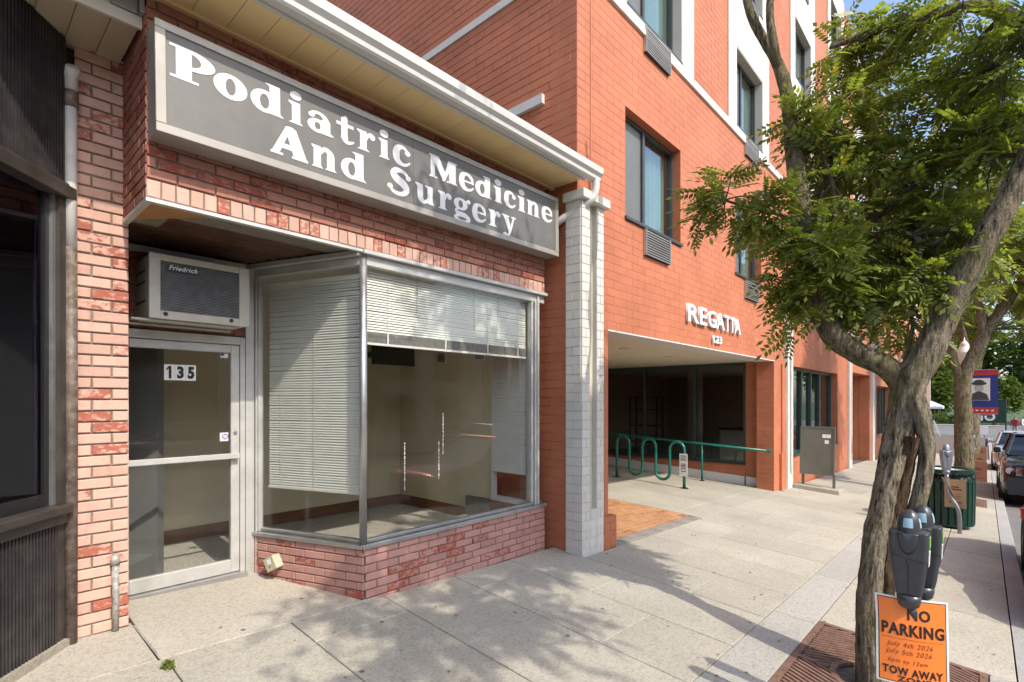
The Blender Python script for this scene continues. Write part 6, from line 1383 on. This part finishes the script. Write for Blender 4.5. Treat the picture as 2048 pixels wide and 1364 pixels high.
m = MB(); z = g(46,-.2); m.tube([(46,-.1+.02*k,z+.26) for k in range(5)], .26, 16); m.build('wheel', MT['rubber'], sc); MB().tube([(46.1,-.1,z+.3),(46.3,-2.2,z+.42)], .05, 6).build('bar', MT['blackp'], sc); MB().tube([(46.25,-1.6,z-.15),(46.25,-1.6,z+.5)], .04, 6).build('leg', MT['blackp'], sc)

def person_mat(name, pants, shirt, skin, hair):
    m, nt, b = nm(name); tc = nd(nt, 'TexCoord'); sp = nd(nt, 'SeparateXYZ'); L(nt, tc.outputs['Object'], sp.inputs[0])
    c = ramp(nt, mth(nt, 'MULTIPLY', sp.outputs[2], .5), [(0,(.03,.03,.03)),(.04,pants),(.45,shirt),(.735,skin),(.83,hair)], 'CONSTANT')
    L(nt, c, b.inputs['Base Color']); b.inputs['Roughness'].default_value = .8; return m
def person(label, loc, rz, mat, s=1., arm=.2, stride=.12):
    V = [(0,0,.92),(0,0,1.15),(0,0,1.40),(0,0,1.50),(0,.02,1.62),(0,.02,1.72), (.09,0,.88),(.10,stride*.6,.48),(.10,stride,.07),(.10,stride+.16,.03), (-.09,0,.88),(-.10,-stride*.4,.48),(-.10,-stride,.07),(-.10,-stride+.16,.03), (.19,0,1.40),(.25,.02,1.12),(.24,arm,.90),(.24,arm+.05,.82), (-.19,0,1.40),(-.25,.02,1.12),(-.24,.06,.88),(-.24,.08,.80)]
    E = [(0,1),(1,2),(2,3),(3,4),(4,5),(0,6),(6,7),(7,8),(8,9),(0,10),(10,11),(11,12),(12,13),(2,14),(14,15),(15,16),(16,17),(2,18),(18,19),(19,20),(20,21)]
    R = [.15,.14,.15,.055,.095,.08,.10,.065,.045,.035,.10,.065,.045,.035,.06,.045,.035,.03,.06,.045,.035,.03]
    me = bpy.data.meshes.new('person'); me.from_pydata(V, E, []); o = bpy.data.objects.new('person', me); COL.objects.link(o); OFF[o] = Vector((0,0,0))
    sk = o.modifiers.new('skin', 'SKIN')
    lay_ = me.skin_vertices[0].data if me.skin_vertices else None
    if lay_ is None:
        bm_ = __import__('bmesh').new(); bm_.from_mesh(me); bm_.verts.layers.skin.verify(); bm_.to_mesh(me); bm_.free(); lay_ = me.skin_vertices[0].data
    for i, r_ in enumerate(R): lay_[i].radius = (r_, r_*(.75 if i < 3 else 1.)); lay_[i].use_root = (i == 0)
    sb_ = o.modifiers.new('sub', 'SUBSURF'); sb_.levels = 2; sb_.render_levels = 2
    me.materials.append(mat); o.location = loc; o.rotation_euler = (0,0,rz); o.scale = (s,s,s)
    return tag(o, label, 'person', 'people at the far crossing')
for i, (x, y, pn, sh, lb) in enumerate(((62,-1.9,(.35,.30,.24),(.35,.03,.05),'person in a red shirt standing at the far crossing'), (63,-2.5,(.5,.48,.45),(.70,.68,.66),'person in a white shirt next to the red shirt'), (64,-3.2,(.05,.06,.10),(.62,.45,.46),'person in a pale pink shirt and dark trousers'), (64.5,-3.9,(.30,.28,.25),(.72,.72,.70),'rightmost person in a white shirt at the far crossing'))):
    person(lb, (x,y,ZF-.12), 1.2+i*1.3, person_mat('clothes_%s' % 'abcd'[i], pn, sh, (.42,.25,.17), (.05,.03,.02)), 1.0, .1+.06*i)

def far_tree(label, x, y, h, r, n, group='trees beyond the cross street', seed=0, z=None, kind='distant_tree'):
    z0 = ZF-.3 if z is None else z
    t = thing(kind, label, 'tree', (x,y,z0), group=group)
    m = MB(); m.tube(catmull([(x,y,z0),(x+.2,y+.1,z0+h*.3),(x-.1,y,z0+h*.7)], 4), lerp_list([.35,.28,.12], 9), 10); m.build('trunk', MT['bark2'], t, smooth=True)
    c = np.array([x,y,z0+h*.62]); P = []
    nc = 46; cen = []
    for k in range(nc):
        v = nrs.normal(0,1,3); v /= np.linalg.norm(v); cen.append(c + v*np.array([r,r,h*.40])*nrs.uniform(.5,1.))
    for k in range(n):
        q = cen[nrs.randint(nc)]; v = nrs.normal(0,1,3); P.append(q + v*np.array([r,r,h*.4])*.15)
    P = np.array(P); D = nrs.normal(0,1,(n,3)) + (P-c)/np.linalg.norm(P-c, axis=1, keepdims=True)*.8; D[:,2] -= .2
    V, Fc = leaves(P, D, nrs.uniform(.25,.6,n)*(r/4), SV, SF)
    o = link_mesh('crown', np_mesh('crown', V - np.array(OFF[t]), Fc, MT['leafd']), t); o['kind'] = 'stuff'
for i, (x, y, h, r, lb) in enumerate(((96,9.5,13,4.2,'tall broad tree behind the canopy tent'), (104,2.5,17,5.2,'largest tree closing the view at the end of the street'), (98,-5.5,13,4.4,'bushy tree above the people at the crossing'), (112,-13,16,5.5,'rightmost distant tree at the end of the street'), (118,14,16,5.5,'leftmost distant tree at the end of the street'), (86,-1.0,6,2.2,'low tree right behind the lettered banner'), (90,13,11,4.0,'dense tree left of the canopy tent by the far building'), (93,5.5,9,3.2,'low dense tree directly over the canopy tent'), (100,-10,10,3.6,'low dense tree over the blue car'))):
    far_tree(lb, x, y, h, r, 5200, seed=i)
far_tree('round clipped bush in front of the canopy tent', 84.5, 4.4, 1.7, 1.1, 1500, 'shrubs by the tent'); far_tree('round clipped bush right of the canopy tent', 85, 2.4, 1.5, 1.2, 1500, 'shrubs by the tent')

# ------------------------------------------------------------------ across the road (mirrored in the glass)
for i, (x0, x1, h, mt, lb) in enumerate(((-14, -2, 5.6, 'stucco', 'tan stucco shop row across the road left part'), (-1.9, 8, 6.4, 'brickfar', 'brown brick shop across the road opposite the bay window'), (8.1, 22, 5.4, 'siding', 'white sided house front across the road'), (22.1, 40, 6.4, 'brickfar', 'long brown brick block across the road'))):
    t = thing('opposite_building', lb, 'building', ((x0+x1)/2,-15,g(x0,0)), group='buildings across the road')
    zb_ = g((x0+x1)/2, 0); MB().box(x0,x1,-24,-15,zb_-1,zb_+h).build('wall', MT[mt], t); MB().box(x0,x1-.02,-24.2,-14.8,zb_+h+.002,zb_+h+.25).build('cornice', MT['whitep'], t)
    n = int((x1-x0)/3)
    for k in range(n):
        xx = x0+.5+(x1-x0-1)/n*k
        for z0_, z1_ in ((.6,2.6),(3.4,4.9)):
            w = MB().box(xx,xx+1.9,-14.99,-14.93,zb_+z0_,zb_+z1_).build('window', MT['winfr'], t); MB().box(xx+.1,xx+1.8,-14.93,-14.92,zb_+z0_+.1,zb_+z1_-.1).build('pane', MT['gapt'], w)
# ------------------------------------------------------------------ weed in the pavement crack
wd = thing('weed', 'small green weed growing from the crack in front of the brick pier', 'weed', (.90,3.52,g(.9,3.52)))
nl = 26; P = np.array([(.897+.012*math.sin(k*2.1), 3.50+.07*k/nl, g(.9,3.5)+.002+.02*(k % 4)/4) for k in range(nl)]); D = np.stack([nrs.normal(0,.6,nl), nrs.normal(0,.6,nl), nrs.uniform(.2,1.2,nl)], 1)
V, Fc = leaves(P, D, nrs.uniform(.02,.045,nl), SV, SF); o = link_mesh('foliage', np_mesh('foliage', V - np.array(OFF[wd]), Fc, MT['leaf']), wd); o['kind'] = 'stuff'
MB().tube([(.9,3.52,g(.9,3.52)),(.902,3.53,g(.9,3.52)+.05)], .002, 5).build('stem', MT['twig'], wd)

# ------------------------------------------------------------------ fallen leaflets
nf = 150; P = []
for k in range(nf):
    if k < 70: x, y = nrs.uniform(3.4,5.6), nrs.uniform(-.1,1.6)
    else: x, y = nrs.uniform(1.2,9.), nrs.uniform(.2,3.4)
    P.append((x, y, g(x,y)+.006))
P = np.array(P); D = np.stack([nrs.normal(0,1,nf), nrs.normal(0,1,nf), nrs.uniform(-.05,.15,nf)], 1)
V, Fc = leaves(P, D, nrs.uniform(.015,.035,nf), SV[:4], SF[:1])
fl = link_mesh('fallen_leaves', np_mesh('fallen_leaves', V, Fc, leaf_mat('dry_leaf', (.16,.10,.04), (.30,.22,.08), (.42,.34,.12), .2)))
tag(fl, 'small dry leaflets scattered over the pavement under the nearest tree', 'leaves', kind='stuff')
